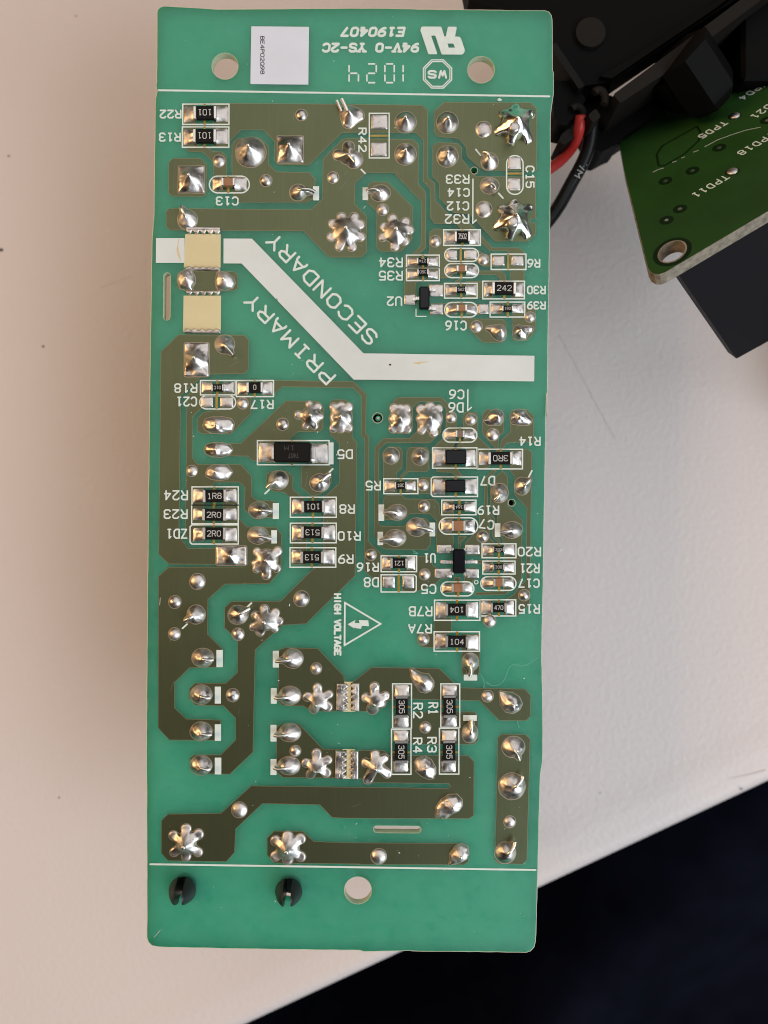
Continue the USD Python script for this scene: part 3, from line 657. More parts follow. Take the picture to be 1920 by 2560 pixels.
star('E', 1515, 380, [(55, 98, 32), (125, 98, 32), (235, 100, 32), (305, 98, 32), (90, 84, 34), (270, 84, 34)], 84, 1.2, .22)
star('E', 945, 1475, [(40, 108, 34), (140, 100, 30), (195, 95, 24), (220, 105, 30), (268, 112, 36), (320, 100, 30)], 84, 1.2, .2)
star('G', 935, 468, [(95, 92, 36), (40, 100, 32), (0, 105, 30), (320, 95, 26), (242, 92, 36), (205, 108, 28), (150, 95, 30)], 72, 1.5)
star('G', 1340, 1068, [(95, 88, 34), (25, 90, 30), (320, 90, 38), (245, 80, 38), (168, 85, 34)], 58, 1.25, .14, off=(-.2, -.5))
star('G', 1330, 1572, [(92, 88, 36), (25, 90, 32), (320, 92, 36), (235, 85, 34), (170, 88, 32)], 58, 1.25, .14, off=(-.2, -.5))
star('H', 240, 1070, [(93, 98, 36), (20, 80, 34), (330, 60, 30), (255, 70, 46), (168, 72, 34)], 56, 1.2, .16, off=(-.1, -.4))
star('H', 245, 1565, [(95, 70, 36), (35, 78, 32), (320, 112, 36), (243, 130, 38), (172, 78, 34)], 58, 1.2, .18, off=(0, -.35))
star('I', 325, 695, [(90, 108, 38), (35, 115, 40), (322, 118, 36), (270, 105, 36), (218, 118, 34), (150, 112, 36)], 78, 1.5)
star('I', 1105, 732, [(90, 85, 42), (35, 118, 40), (325, 122, 38), (270, 90, 40), (215, 115, 38), (150, 108, 38)], 88, 1.5)
star('F', 432, 390, [(58, 92, 32), (120, 92, 34), (235, 92, 34), (305, 98, 30), (0, 62, 22), (180, 60, 30), (90, 80, 30), (270, 80, 30)], 84, 1.1, .22)
star('F', 660, 388, [(48, 100, 30), (135, 100, 34), (235, 112, 30), (285, 112, 34), (0, 72, 24), (90, 85, 40), (180, 70, 34)], 96, 1.2, .22)
# the two tall bright joints
for dx, dy in ((0, 0), (9, 730)):
    base = 'M 1265 408 1320 430 1350 485 1410 500 1480 485 1560 520 1560 575 1520 640 1490 700 1480 780 1490 850 1530 930 1525 1000 1430 1052 1395 1000 1350 955 1300 962 1265 1010 1240 1060 1170 1062 1125 1030 1130 960 1100 920 1040 902 1000 915 950 905 922 850 945 790 1020 720 1035 660 1000 590 1010 530 1070 505 1150 500 1200 440'
    P2 = [(x + (dx * K) * MM, y + dy * K * MM) for x, y in pts(base)]
    o = Polygon(P2).buffer(-.08).buffer(.08)
    t = (np.mean([q[0] for q in P2]), np.mean([q[1] for q in P2]))
    p = put('solder_joint', blob(o, t, 2.5, PEAK, n=96, rough=.04, seed=80 + dy, rp=2.6, rimh=.32, rimw=.4, ex=1.2), 'solder_bright', CB, smooth=True, label='tall shiny star-shaped solder joint')
    m = trimesh.creation.cylinder(.62, 1.0, sections=20); m.apply_translation([t[0] * .97, t[1] * .97, 2.35])
    c2 = trimesh.creation.icosphere(2, .62); c2.apply_scale([1, 1, .3]); c2.apply_translation([t[0] * .97, t[1] * .97, 2.85])
    put('pin', trimesh.util.concatenate([m, c2]), 'solder', p, smooth=40)
o = Point(*mm('B', 1435, 885)).buffer(.45); joint(wob(o, .1), mm('B', 1435, 885), .5, DOME, m='solder_bright')
# toothed solder bars
def ridge(c, a, b, wid, teeth, side, h=.30, nt=5):
    """solder bar from a to b (crop px), toothed on one side (+1 left of the direction)"""
    A, B = np.array(mm(c, *a)), np.array(mm(c, *b)); L = np.linalg.norm(B - A); d = (B - A) / L; nrm = np.array([-d[1], d[0]]) * side
    W_ = sz(c, wid); Tt = sz(c, teeth)
    Q = [A, B]
    for u in np.linspace(1, 0, 61):
        Q.append(A + d * L * u + nrm * (W_ + Tt * abs(math.sin(math.pi * u * nt)) ** .8))
    o = Polygon(Q).buffer(0).buffer(-.03).buffer(.03)
    m = blob(o, tuple((A + B) / 2 + nrm * (W_ + Tt) / 2), h, PEAK, n=170, rough=.12, seed=W_ * 9, rp=50.0, rimh=h, rimw=.17, axis=((A + nrm * (W_ + Tt * .5) * .5 + d * .3), (B + nrm * (W_ + Tt * .5) * .5 - d * .3)))
    return put('solder_bar', m, 'solder', CB, smooth=True)
ridge('C', (325, 208), (592, 212), 32, 24, -1); ridge('C', (325, 545), (590, 548), 18, 16, 1); ridge('C', (325, 698), (590, 698), 16, 20, -1); ridge('C', (312, 1026), (592, 1028), 16, 22, 1)
ridge('G', (1478, 942), (1474, 1158), 68, 26, 1); ridge('H', (118, 942), (118, 1160), 46, 20, -1)
ridge('G', (1470, 1460), (1465, 1678), 66, 26, 1); ridge('H', (113, 1460), (110, 1682), 46, 20, -1)

# ---------------------------------------------------------------- surface mount parts
def fillet(R, inward, H, parent, name='solder_fillet'):
    """concave solder slope on a pad rectangle R (x0,y0,x1,y1), climbing towards 'inward' (dx,dy)"""
    x0, y0, x1, y1 = R; nu, nv = 10, 9; V = []
    SEED[0] += 1
    for i in range(nu):
        u = i / (nu - 1)
        for k in range(nv):
            v = k / (nv - 1)
            side = 1 - abs(2 * v - 1) ** 4
            z = .05 + side * (.10 * min(1, u * 6) + (H - .1) * u ** 1.7)
            vv = .5 + (v - .5) * (1 - .10 * math.sin(math.pi * u))
            if inward[0]:
                X = x0 + (x1 - x0) * (u if inward[0] > 0 else 1 - u); Y = y0 + (y1 - y0) * vv
            else:
                Y = y0 + (y1 - y0) * (u if inward[1] > 0 else 1 - u); X = x0 + (x1 - x0) * vv
            z += (meshkit.noise(np.array([[X * 2.5, Y * 2.5, SEED[0] * 1.7]]), 4)[0] - .5) * .14 * side * (.3 + u)
            V.append([X, Y, z])
    Fc = []
    for i in range(nu - 1):
        for k in range(nv - 1):
            p = i * nv + k; Fc += [(p, p + nv, p + nv + 1), (p, p + nv + 1, p + 1)]
    m = trimesh.Trimesh(np.array(V), np.array(Fc), process=False)
    if m.face_normals[:, 2].mean() < 0: m.invert()
    put(name, m, 'solder', parent, smooth=True)

def pillow(R, parent, name='tinned_pad', H=.16):
    x0, y0, x1, y1 = R; o = sbox(x0, y0, x1, y1).buffer(-.12).buffer(.12)
    SEED[0] += 1
    put(name, blob(wob(o, .03), ((x0 + x1) / 2, (y0 + y1) / 2), H, lambda r: (1 - r ** 3) ** .5, n=44, rough=.25, seed=SEED[0]), 'solder', parent, smooth=True)

def frame(R, w=0.17, oval=False, cham=None):
    x0, y0, x1, y1 = R
    if oval:
        r = min(x1 - x0, y1 - y0) / 2
        if x1 - x0 > y1 - y0: a = LineString([(x0 + r, (y0 + y1) / 2), (x1 - r, (y0 + y1) / 2)])
        else: a = LineString([((x0 + x1) / 2, y0 + r), ((x0 + x1) / 2, y1 - r)])
        o, i = a.buffer(r, 12), a.buffer(r - w, 12)
    else:
        o = sbox(*R)
        if cham:
            k = .28; o = Polygon([(x0 + k, y0), (x1, y0), (x1, y1), (x0 + k, y1), (x0, y1 - k), (x0, y0 + k)]) if cham < 0 else Polygon([(x0, y0), (x1 - k, y0), (x1, y0 + k), (x1, y1 - k), (x1 - k, y1), (x0, y1)])
        i = o.buffer(-w, join_style=2); o = o.buffer(-.03).buffer(.03)
    put('printed_outline', extrude(o.difference(i), E0, SILK + .003), 'silk', CB, smooth=False)

def glue(c, R, p1, p2, vert, parent=None):
    x0, y0, x1, y1 = R
    g = (x0 + .32, (p1[3] + p2[1]) / 2 if p1[1] < p2[1] else (p2[3] + p1[1]) / 2) if vert else None
    if vert:
        ym = (p1[1] + p2[3]) / 2
        o = sbox(x0 + .17, ym - .13, x1 - .17, ym + .13)
    else:
        xm = (p1[2] + p2[0]) / 2
        o = sbox(xm - .14, y0 + .05, xm + .14, y1 - .05)
    put('glue_line', extrude(wob(o, .02), E0, .085), 'glue', CB, label='thin amber glue line between two pads')

SMD = [  # crop, box, oval, pad, pad, body, kind, text, rot, label
 ('A', (293, 797, 658, 963), 0, (308, 815, 400, 945), (535, 815, 645, 940), (400, 813, 535, 912), 'r', '101', 180, 'R22'),
 ('A', (291, 972, 657, 1138), 0, (305, 990, 397, 1118), (535, 985, 645, 1110), (397, 990, 533, 1092), 'r', '101', 180, 'R13'),
 ('A', (498, 1350, 815, 1488), 1, (528, 1358, 612, 1465), (685, 1355, 790, 1470), (612, 1365, 680, 1425), 'c', '', 0, 'C13'),
 ('B', (190, 868, 352, 1220), 0, (208, 880, 335, 995), (205, 1095, 330, 1203), None, 'n', '', 0, 'R42'),
 ('B', (1243, 1192, 1380, 1500), 1, (1258, 1210, 1360, 1300), (1255, 1370, 1355, 1465), None, 'n', '', 0, 'C15'),
 ('D', (760, 225, 1052, 355), 0, (770, 238, 868, 340), (950, 235, 1040, 345), (868, 240, 952, 318), 'r', '7502', 0, 'R32'),
 ('D', (768, 368, 1038, 478), 1, (785, 385, 870, 460), (922, 385, 1020, 455), None, 'n', '', 0, 'C12'),
 ('D', (768, 485, 1038, 602), 1, (785, 505, 870, 575), (930, 500, 1025, 585), (882, 500, 928, 548), 'c', '', 0, 'C14'),
 ('D', (1125, 412, 1402, 540), 0, (1140, 430, 1235, 505), (1285, 430, 1378, 505), None, 'n', '', 0, 'R6'),
 ('D', (475, 420, 737, 526), 0, (488, 440, 572, 510), (640, 435, 722, 510), (572, 445, 638, 490), 'r', '274', 180, 'R34'),
 ('D', (475, 518, 737, 625), 0, (488, 540, 574, 608), (640, 540, 722, 608), (575, 530, 638, 574), 'r', '05C', 0, 'R35'),
 ('D', (767, 637, 1027, 760), 0, (780, 650, 866, 735), (932, 650, 1015, 735), (868, 664, 930, 708), 'r', '562', 0, 'R33'),
 ('D', (1060, 620, 1390, 765), 0, (1075, 635, 1160, 745), (1302, 635, 1380, 748), (1160, 630, 1302, 722), 'r', '242', 0, 'R30'),
 ('D', (768, 783, 1030, 905), 1, (785, 800, 872, 885), (935, 800, 1020, 880), (882, 802, 930, 852), 'c', '', 0, 'C16'),
 ('D', (1117, 780, 1392, 905), 0, (1130, 795, 1224, 875), (1290, 795, 1380, 872), (1226, 810, 1288, 853), 'r', '182', 0, 'R39'),
 ('E', (430, 92, 708, 212), 0, (445, 108, 528, 192), (600, 108, 690, 192), (530, 124, 598, 176), 'r', '01C', 180, 'R18'),
 ('E', (706, 92, 1000, 225), 0, (720, 110, 804, 208), (898, 105, 988, 208), (806, 108, 895, 188), 'r', '0', 180, 'R17'),
 ('E', (425, 208, 710, 320), 1, (440, 225, 532, 302), (585, 225, 688, 302), None, 'n', '', 0, 'C21'),
 ('E', (867, 553, 1427, 748), 0, (880, 570, 995, 725), (1278, 580, 1412, 735), (995, 568, 1278, 722), 'D', '', 180, 'D5'),
 ('E', (365, 908, 730, 1058), 0, (378, 925, 472, 1038), (610, 925, 712, 1035), (472, 935, 610, 1030), 'r', '1R8', 0, 'R24'),
 ('E', (362, 1048, 730, 1200), 0, (378, 1075, 468, 1170), (606, 1075, 712, 1172), (468, 1082, 606, 1173), 'r', '2R0', 0, 'R23'),
 ('E', (350, 1200, 730, 1357), -1, (378, 1225, 470, 1335), (605, 1225, 715, 1335), (470, 1224, 605, 1318), 'r', '2R0', 0, 'ZD1'),
 ('E', (1120, 988, 1482, 1152), 0, (1138, 1005, 1230, 1125), (1366, 1005, 1470, 1130), (1230, 1020, 1366, 1110), 'r', '101', 180, 'R8'),
 ('E', (1120, 1187, 1482, 1347), 0, (1137, 1203, 1227, 1328), (1362, 1203, 1468, 1325), (1227, 1217, 1362, 1308), 'r', '513', 180, 'R10'),
 ('E', (1117, 1375, 1478, 1535), 0, (1135, 1393, 1222, 1502), (1358, 1393, 1465, 1512), (1222, 1408, 1358, 1500), 'r', '513', 180, 'R9'),
 ('F', (755, 457, 1025, 575), 1, (770, 475, 865, 550), (915, 475, 1010, 550), (872, 478, 912, 533), 'g', '', 0, 'C6'),
 ('F', (675, 608, 1025, 775), 0, (685, 620, 785, 757), (930, 625, 1010, 757), (780, 628, 942, 738), 'd', '', 0, 'D6'),
 ('F', (1020, 620, 1375, 780), 0, (1035, 640, 1128, 748), (1277, 635, 1362, 750), (1130, 645, 1275, 740), 'r', '3R0', 180, 'R14'),
 ('F', (300, 845, 572, 970), 0, (312, 862, 400, 950), (470, 868, 550, 945), (402, 874, 468, 928), 'r', '18C', 0, 'R5'),
 ('F', (665, 832, 1030, 992), -1, (680, 850, 780, 975), (935, 850, 1020, 972), (778, 857, 935, 953), 'd', '', 0, 'D7'),
 ('F', (745, 1010, 1018, 1132), 0, (762, 1028, 850, 1107), (922, 1026, 1010, 1107), (850, 1046, 920, 1092), 'r', '164', 180, 'R19'),
 ('F', (725, 1145, 1032, 1282), 1, (745, 1160, 845, 1265), (917, 1163, 1005, 1265), (845, 1172, 916, 1253), 'c', '', 0, 'C7'),
 ('F', (280, 1437, 562, 1569), 0, (293, 1450, 373, 1552), (472, 1445, 547, 1552), (375, 1462, 470, 1538), 'r', '121', 180, 'R16'),
 ('H', (280, 108, 560, 250), 2, (297, 125, 392, 215), (448, 120, 540, 217), None, 'n', '', 0, 'D8'),
 ('F', (1055, 1345, 1325, 1462), 0, (1066, 1360, 1154, 1440), (1224, 1355, 1308, 1440), (1155, 1372, 1222, 1415), 'r', '333', 0, 'R20'),
 ('F', (1060, 1478, 1318, 1587), 0, (1069, 1493, 1154, 1567), (1222, 1493, 1306, 1570), (1155, 1507, 1220, 1550), 'r', '330', 0, 'R21'),
 ('H', (1045, 123, 1325, 238), 1, (1060, 138, 1162, 215), (1218, 138, 1302, 215), (1165, 142, 1215, 204), 'c', '', 0, 'C17'),
 ('H', (738, 162, 1002, 280), 1, (752, 180, 842, 257), (910, 175, 987, 252), (845, 182, 908, 247), 'c', '', 0, 'C5'),
 ('H', (690, 303, 1048, 468), 0, (705, 320, 798, 450), (937, 320, 1030, 445), (800, 337, 935, 428), 'r', '104', 180, 'R7B'),
 ('H', (1042, 300, 1323, 434), 0, (1054, 312, 1143, 418), (1234, 310, 1306, 420), (1145, 330, 1232, 402), 'r', '470', 0, 'R15'),
 ('H', (687, 545, 1045, 705), 0, (700, 563, 798, 687), (937, 573, 1032, 692), (800, 584, 935, 672), 'r', '104', 0, 'R7A'),
 ('H', (368, 945, 523, 1297), 0, (385, 960, 505, 1063), (383, 1192, 500, 1285), (398, 1065, 490, 1190), 'r', '305', -90, 'R2'),
 ('H', (360, 1294, 519, 1650), 0, (378, 1308, 498, 1408), (375, 1542, 496, 1628), (392, 1410, 488, 1540), 'r', '305', -90, 'R4'),
 ('H', (738, 945, 893, 1290), 0, (752, 960, 870, 1058), (750, 1192, 870, 1280), (765, 1060, 858, 1190), 'r', '305', -90, 'R1'),
 ('H', (728, 1287, 886, 1648), 0, (748, 1308, 867, 1406), (745, 1542, 862, 1628), (762, 1408, 855, 1540), 'r', '305', -90, 'R3'),
]
WORD = {'r': 'black chip resistor', 'c': 'small brown chip capacitor', 'g': 'small grey-brown chip capacitor', 'd': 'glossy black chip diode', 'D': 'large black diode'}
for c, bx, ov, pa, pb, body, kind, txt, rot, ref in SMD:
    Rb = rect(c, *bx); p1, p2 = rect(c, *pa), rect(c, *pb)
    frame(Rb, .16, oval=(ov == 1), cham=(-1 if ov == -1 else 1 if ov == 2 else None))
    vert = (Rb[3] - Rb[1]) > (Rb[2] - Rb[0])
    glue(c, Rb, p1, p2, vert)
    if body is None:
        nm = put('tinned_pad', blob(sbox(*p1).buffer(-.12).buffer(.12), ((p1[0] + p1[2]) / 2, (p1[1] + p1[3]) / 2), .16, lambda r: (1 - r ** 3) ** .5, n=44, rough=.25, seed=SEED[0]), 'solder', CB, smooth=True)
        pillow(p2, CB); continue
    h = {'r': .55, 'c': .8, 'g': .8, 'd': 1.05, 'D': 2.1}[kind]
    x0, y0, x1, y1 = rect(c, *body, lift=h)
    m = {'r': 'chip_black', 'c': 'ceramic_brown', 'g': 'ceramic_grey', 'd': 'chip_gloss', 'D': 'chip_black'}[kind]
    nm = {'r': 'chip_resistor', 'c': 'chip_capacitor', 'g': 'chip_capacitor', 'd': 'chip_diode', 'D': 'rectifier_diode'}[kind]
    lab = WORD[kind] + (f' marked {txt}' if txt else '') + f' in outline {ref}'
    aj = math.radians(random.uniform(-1.3, 1.3)); jx, jy = (x0 + x1) / 2, (y0 + y1) / 2
    def jig(mesh):
        mesh = mesh.copy(); mesh.apply_transform(trimesh.transformations.rotation_matrix(aj, [0, 0, 1], [jx, jy, 0])); return mesh
    bev = {'r': .03, 'c': .05, 'g': .05, 'd': .14, 'D': .18}[kind]
    part = put(nm, jig(cbox(x0, y0, .08, x1, y1, h, bev)), m, CB, label=lab, smooth=20)
    e = {'r': min(.36, .22 * (x1 - x0 if not vert else y1 - y0)), 'c': .30, 'g': .26, 'd': .0, 'D': .0}[kind]
    if e:
        if not vert:
            for a, b in ((x0 - e, x0 + .01), (x1 - .01, x1 + e)): put('end_cap', jig(cbox(a, y0 + .01, .06, b, y1 - .01, h + .02, .05)), 'lead', part, smooth=20)
        else:
            for a, b in ((y0 - e, y0 + .01), (y1 - .01, y1 + e)): put('end_cap', jig(cbox(x0 + .01, a, .06, x1 - .01, b, h + .02, .05)), 'lead', part, smooth=20)
    if kind == 'D':                                     # flat metal tabs at the ends
        ym = (y0 + y1) / 2
        for a, b in ((x0 - .5, x0 + .1), (x1 - .1, x1 + .5)): put('end_tab', cbox(a, ym - .75, .1, b, ym + .75, .45, .04), 'lead', part)
        for s_, dx, dy in (('1M', -.3, .5), ('7407', .2, -.45)):
            t = affinity.translate(affinity.rotate(text_poly(s_, 1.3, .6, .09), 180, origin=(0, 0)), (x0 + x1) / 2 + dx, ym + dy)
            put('marking', extrude(t, h - .02, h + .012), 'mark_faint', part, smooth=False)
    if kind == 'd':
        ym = (y0 + y1) / 2
        for a, b in ((x0 - .3, x0 + .1), (x1 - .1, x1 + .25)): put('end_tab', cbox(a, ym - .35, .06, b, ym + .35, .3, .03), 'lead', part)
    H = h * .8 if kind != 'D' else .4
    if kind == 'd': H = .28
    if not vert:
        L_, R_ = (p1, p2)
        fillet((L_[0], L_[1], x0 - e * .6, L_[3]), (1, 0), H, part); fillet((x1 + e * .6, R_[1], R_[2], R_[3]), (-1, 0), H, part)
    else:
        fillet((p1[0], y1 + e * .6, p1[2], p1[3]), (0, -1), H, part); fillet((p2[0], p2[1], p2[2], y0 - e * .6), (0, 1), H, part)
    if txt:
        bw, bh = (x1 - x0, y1 - y0) if not vert else (y1 - y0, x1 - x0)
        tw = min(bw * .80, bh * .42 * len(txt)) if len(txt) > 1 else bh * .3
        t = affinity.translate(affinity.rotate(text_poly(txt, tw, bh * (.50 if len(txt) < 4 else .55), max(.036, bh * .058), gap=1.6), rot, origin=(0, 0)), (x0 + x1) / 2, (y0 + y1) / 2)
        if txt in ('274', '164', '333'):
            o_ = -.36 if txt == '333' else (.36 if rot == 0 else -.36)
            yy = (y0 + y1) / 2 + (o_ if txt != '164' else .36) * bh * (1 if txt != '274' else -1)
            t = t.union(LineString([((x0 + x1) / 2 - .2 * bw, yy), ((x0 + x1) / 2 + .2 * bw, yy)]).buffer(.025))
        put('marking', jig(extrude(t, h - .02, h + .012)), 'mark', part, smooth=False)
# small outline packages
def ic(c, body, pads, ref, gl=True):
    h = 1.05; x0, y0, x1, y1 = rect(c, *body, lift=h)
    part = put('chip_package', cbox(x0, y0, .12, x1, y1, h, .16), 'chip_gloss', CB, label=f'glossy black chip with gull-wing leads beside print {ref}', smooth=20)
    for P in pads:
        r = rect(c, *P); pillow(r, CB, 'tinned_pad', .13)
        ym = (r[1] + r[3]) / 2; left = r[0] < x0
        xa = x0 if left else x1; s_ = -1 if left else 1
        path = [(xa - s_ * .1, ym, .6), (xa + s_ * .2, ym, .6), (xa + s_ * .38, ym, .3), (xa + s_ * .8, ym, .24)]
        m = trimesh.util.concatenate([cbox(min(a[0], b[0]) - .04, ym - .2, min(a[2], b[2]) - .06, max(a[0], b[0]) + .04, ym + .2, max(a[2], b[2]) + .06, .02) for a, b in zip(path[:-1], path[1:])])
        put('lead', m, 'lead', part)
ic('D', (578, 662, 658, 835), [(462, 727, 550, 805), (655, 650, 762, 742), (662, 800, 762, 880)], 'U2')
ic('F', (838, 1392, 930, 1578), [(712, 1357, 826, 1425), (740, 1474, 830, 1504), (696, 1540, 830, 1612), (930, 1357, 1042, 1430), (930, 1474, 1025, 1502), (930, 1542, 1037, 1612)], 'U1')
pillow(rect('D', 1032, 800, 1112, 878), CB)
silk_line([mm('H', 1015 + 14 * math.cos(a), 170 + 14 * math.sin(a)) for a in np.linspace(0, 2 * math.pi, 14)], .1)

# sticker with its serial number
sp = poly('A 825 205 1268 210 1262 652 818 647')
stp = put('paper_sticker', extrude(sp, E0, .09), 'sticker', CB, smooth=False, label='white square paper sticker beside the left mounting hole')
put('serial_number', extrude(place(text_poly('BE4P02Q98', sz('A', 294), sz('A', 33), .10, gap=1.4), 'A', 910, 427, -90), .085, .096), 'ink', stp, smooth=False)

# black plastic push pegs
for c, x, y in (('I', 303, 1046), ('I', 1115, 1058)):
    q = mm(c, x, y); ms = []
    prof = [(0, 3.0), (.45, 3.0), (.9, 2.7), (1.4, 1.6), (1.7, .55), (1.62, .28), (1.30, -.05), (1.30, -5.0), (0, -5.0)]
    full = trimesh.creation.revolve(np.array(prof[::-1]), sections=40); full.fix_normals()
    import manifold3d
    def mf(t): return manifold3d.Manifold(manifold3d.Mesh(np.asarray(t.vertices, np.float32), np.asarray(t.faces, np.uint32)))
    full.merge_vertices()
    cut = manifold3d.Manifold.cube([1.0, 8, 6.0], True).translate([0, 0, 1.2])
    mfull = mf(full)
    r = (mfull - cut).translate([*q, 0])
    put('plastic_peg', r, 'peg_black', CB, smooth=35, label='black split push peg at ' + ('the lower left' if x < 500 else 'the bottom, left of the round hole'))

# a broken lead down in the small hole
m = trimesh.creation.icosphere(2, .38); m.apply_scale([1, 1, .8]); m.apply_translation([*mm('F', 263, 383), -.75]); put('cut_lead', m, 'solder', CB, smooth=True)

# parts on the underside that carry the board
for nm, a, b in (('transformer', (-8, -6, -29.9), (12, 18, -1.25)), ('capacitor_block', (-16, -34, -29.9), (2, -18, -1.25)), ('inductor_block', (-4, 30, -29.9), (14, 38, -1.25))):
    put(nm, cbox(*a, *b, .6), 'black_plastic', CB, smooth=20)

for c, x, y in (('B', 1000, 1310), ('F', 1288, 1035), ('F', 258, 383)):  # unseen blocks added under the small holes so they look dark
    q = mm(c, x, y); put('hole_blocker', cbox(q[0] - 2.5, q[1] - 2.5, -9, q[0] + 2.5, q[1] + 2.5, -1.25, .3), 'black_plastic', CB, smooth=20)
    rr_ = sz(c, 24 if y != 383 else 36)
    put('hole_rim', extrude(Point(*q).buffer(rr_ + .09, 16).difference(Point(*q).buffer(rr_ + .005, 16)), E0, .03), 'laminate', CB, smooth=False)
# dust and scratches
dm = []
ext = outline.buffer(-.5)
for i in range(150):
    x, y = rng.uniform(-28, 20), rng.uniform(-54, 63)
    if not ext.contains(Point(x, y)) or holesU.buffer(.3).contains(Point(x, y)): continue
    r = rng.uniform(.02, .05) * (1 if rng.random() < .9 else 1.6)
    b = trimesh.creation.icosphere(0, r); b.apply_scale([rng.uniform(.7, 2.2), 1, .4]); b.apply_transform(trimesh.transformations.rotation_matrix(rng.uniform(0, 3.1), [0, 0, 1])); b.apply_translation([x, y, .075]); dm.append(b)
put('dust', trimesh.util.concatenate(dm), 'silk', CB, kind='stuff', label='white dust specks scattered over the board')
for s in ('I 82 1418 126 1366', 'C 1020 758 1024 772', 'J 767 890 771 912', 'L 300 565 325 525', 'G 126 290 122 345', 'J 100 545 90 555'):
    P_ = pts(s); put('scratch', extrude(LineString(P_).buffer(.035), E0, .07), 'scratch' if s[0] != 'C' else 'dark_speck', CB, smooth=False)
for s in ('H 1095 940 1200 952 1240 905 1252 868 1300 800 1372 812 1440 782 1500 750', 'H 1060 1010 1075 930 1050 880', 'H 1330 1235 1345 1290', 'F 330 20 340 60', 'R 690 960 760 1010 700 1000', 'J 1185 640 1170 560'):
    put('flux_residue', extrude(LineString(spline(pts(s), 30) if len(pts(s)) > 2 else pts(s)).buffer(.05), E0, .02), 'flux', CB, smooth=False)
fl = []
for i in range(110):
    x, y = rng.uniform(-27, 19), rng.uniform(-44, 50); a_ = rng.normal(0.9, .8); L_ = rng.uniform(.3, 1.6)
    seg = LineString([(x, y), (x + L_ * math.cos(a_), y + L_ * math.sin(a_))]).buffer(rng.uniform(.008, .02), 2)
    if copper.buffer(-.1).contains(seg): fl.append(extrude(seg, .05, .0575))
put('fine_scratches', trimesh.util.concatenate(fl), 'fine_scratch', CB, smooth=False, kind='stuff', label='fine pale scratches over the copper areas')
for s in ('B 1175 772 1190 755 1215 770 1195 780', 'I 1003 1138 1014 1140 1010 1152', 'G 1115 338 1122 335 1122 355 1114 352'):
    put('flake', extrude(poly(s), E0, .12), 'silk', CB, smooth=False)

# ---------------------------------------------------------------- wires (metres)
def wire_path(L): return [unproj(x, y, z) for x, y, z in L]
red = thing('red_wire', 'red insulated wire running from the black device under the green board', 'wire')
put('insulation', tube(spline(wire_path([(1452, 290, .0225), (1446, 330, .0215), (1430, 368, .0195), (1403, 400, .018), (1365, 426, .017), (1310, 436, .017), (1240, 432, .022)]), 40), .00076, 16), 'red_wire', red, smooth=True, unit=1)
blk = thing('black_wire', 'black insulated wire with white print curving from the device under the green board', 'wire')
bpath = spline(wire_path([(1478, 285, .021), (1476, 340, .020), (1462, 395, .019), (1432, 452, .018), (1400, 510, .0175), (1362, 562, .017), (1310, 610, .018), (1250, 640, .022)]), 50)
bw = put('insulation', tube(bpath, .00095, 16), 'black_wire', blk, smooth=True, unit=1)
# AWM lettering lying on top of the wire
i0 = int(np.argmin(np.linalg.norm(bpath[:, :2] - unproj(1447, 425, .0185)[:2], axis=1)))
d = bpath[i0 + 1] - bpath[i0 - 1]; ang = math.degrees(math.atan2(d[1], d[0]))
t = affinity.rotate(text_poly('AWM', 3.4, .9, .09), ang, origin=(0, 0))
c0 = bpath[i0] * 1000
put('wire_print', extrude(affinity.translate(t, c0[0] + .25, c0[1]), c0[2] + .82, c0[2] + .972), 'mark', bw, smooth=False, z=0)

# ---------------------------------------------------------------- the open device to the right (metres)
DV = thing('open_device', 'black plastic device with a tilted green circuit board darkened as in shade, at the upper right', 'device')
ZE = 0.036
a0, a1 = unproj(1659, 687, ZE), unproj(1920, 529, ZE)
U = (a1 - a0) / np.linalg.norm(a1 - a0)
Pp = np.array([-U[1], U[0], 0.0])
TL = math.radians(43)
Vv = math.cos(TL) * Pp - math.sin(TL) * np.array([0, 0, 1.0])
N = np.cross(U, Vv)

def on_plane(px, py, lift=0.0):
    """where the ray of a photograph pixel meets the tilted board's plane, in plane coordinates (mm)"""
    o = np.array([0, 0, ZC]); r = unproj(px, py, 0) - o
    k = ((a0 + N * lift * 1e-3 - o) @ N) / (r @ N)
    h = o + r * k - a0
    return (h @ U * 1000, h @ Vv * 1000)

def tilted(m):
    M = np.eye(4); M[:3, 0], M[:3, 1], M[:3, 2], M[:3, 3] = U * 1e-3, Vv * 1e-3, N * 1e-3, a0
    m = m.copy(); m.apply_transform(M); return m

def tput(name, m, mt, parent, **kw): return put(name, tilted(m), mt, parent, unit=1, **kw)
def zc3(x, y): return (1100 + x / 2.0232, y / 2.0232)
def y5(x, y): return (1560 + x * 360 / 1659, 200 + y * 360 / 1659)

pc = [zc3(*q) for q in ((905, 720), (930, 860), (1030, 1270), (1050, 1350), (1062, 1372), (1085, 1386), (1112, 1386), (1140, 1376), (1659, 1068))]
pc += [(2000, 480), (2000, -10), (1920, 42), (1866, 81), (1720, 200), (1560, 290)]
hole = Polygon([on_plane(*zc3(1175 + 70 * math.cos(a) * .87 - 44 * math.sin(a) * -.5, 1274 - 70 * math.cos(a) * .5 + 44 * math.sin(a) * .87)) for a in np.linspace(0, 2 * math.pi, 28, endpoint=False)])
pcp = Polygon([on_plane(*q) for q in pc]).buffer(0).difference(hole)
pcb2 = tput('circuit_panel', extrude(pcp, -1.55, -.03), 'fibre_edge', DV, smooth=False)
tput('solder_mask', extrude(pcp.buffer(-.03), -.028, 0), 'green_shaded', pcb2, smooth=False)
ringp = Polygon(hole.exterior).buffer(.75).difference(Polygon(hole.exterior).buffer(.25)).intersection(pcp)
tput('hole_ring', extrude(ringp, .004, .03), 'green_deep', pcb2, smooth=False)
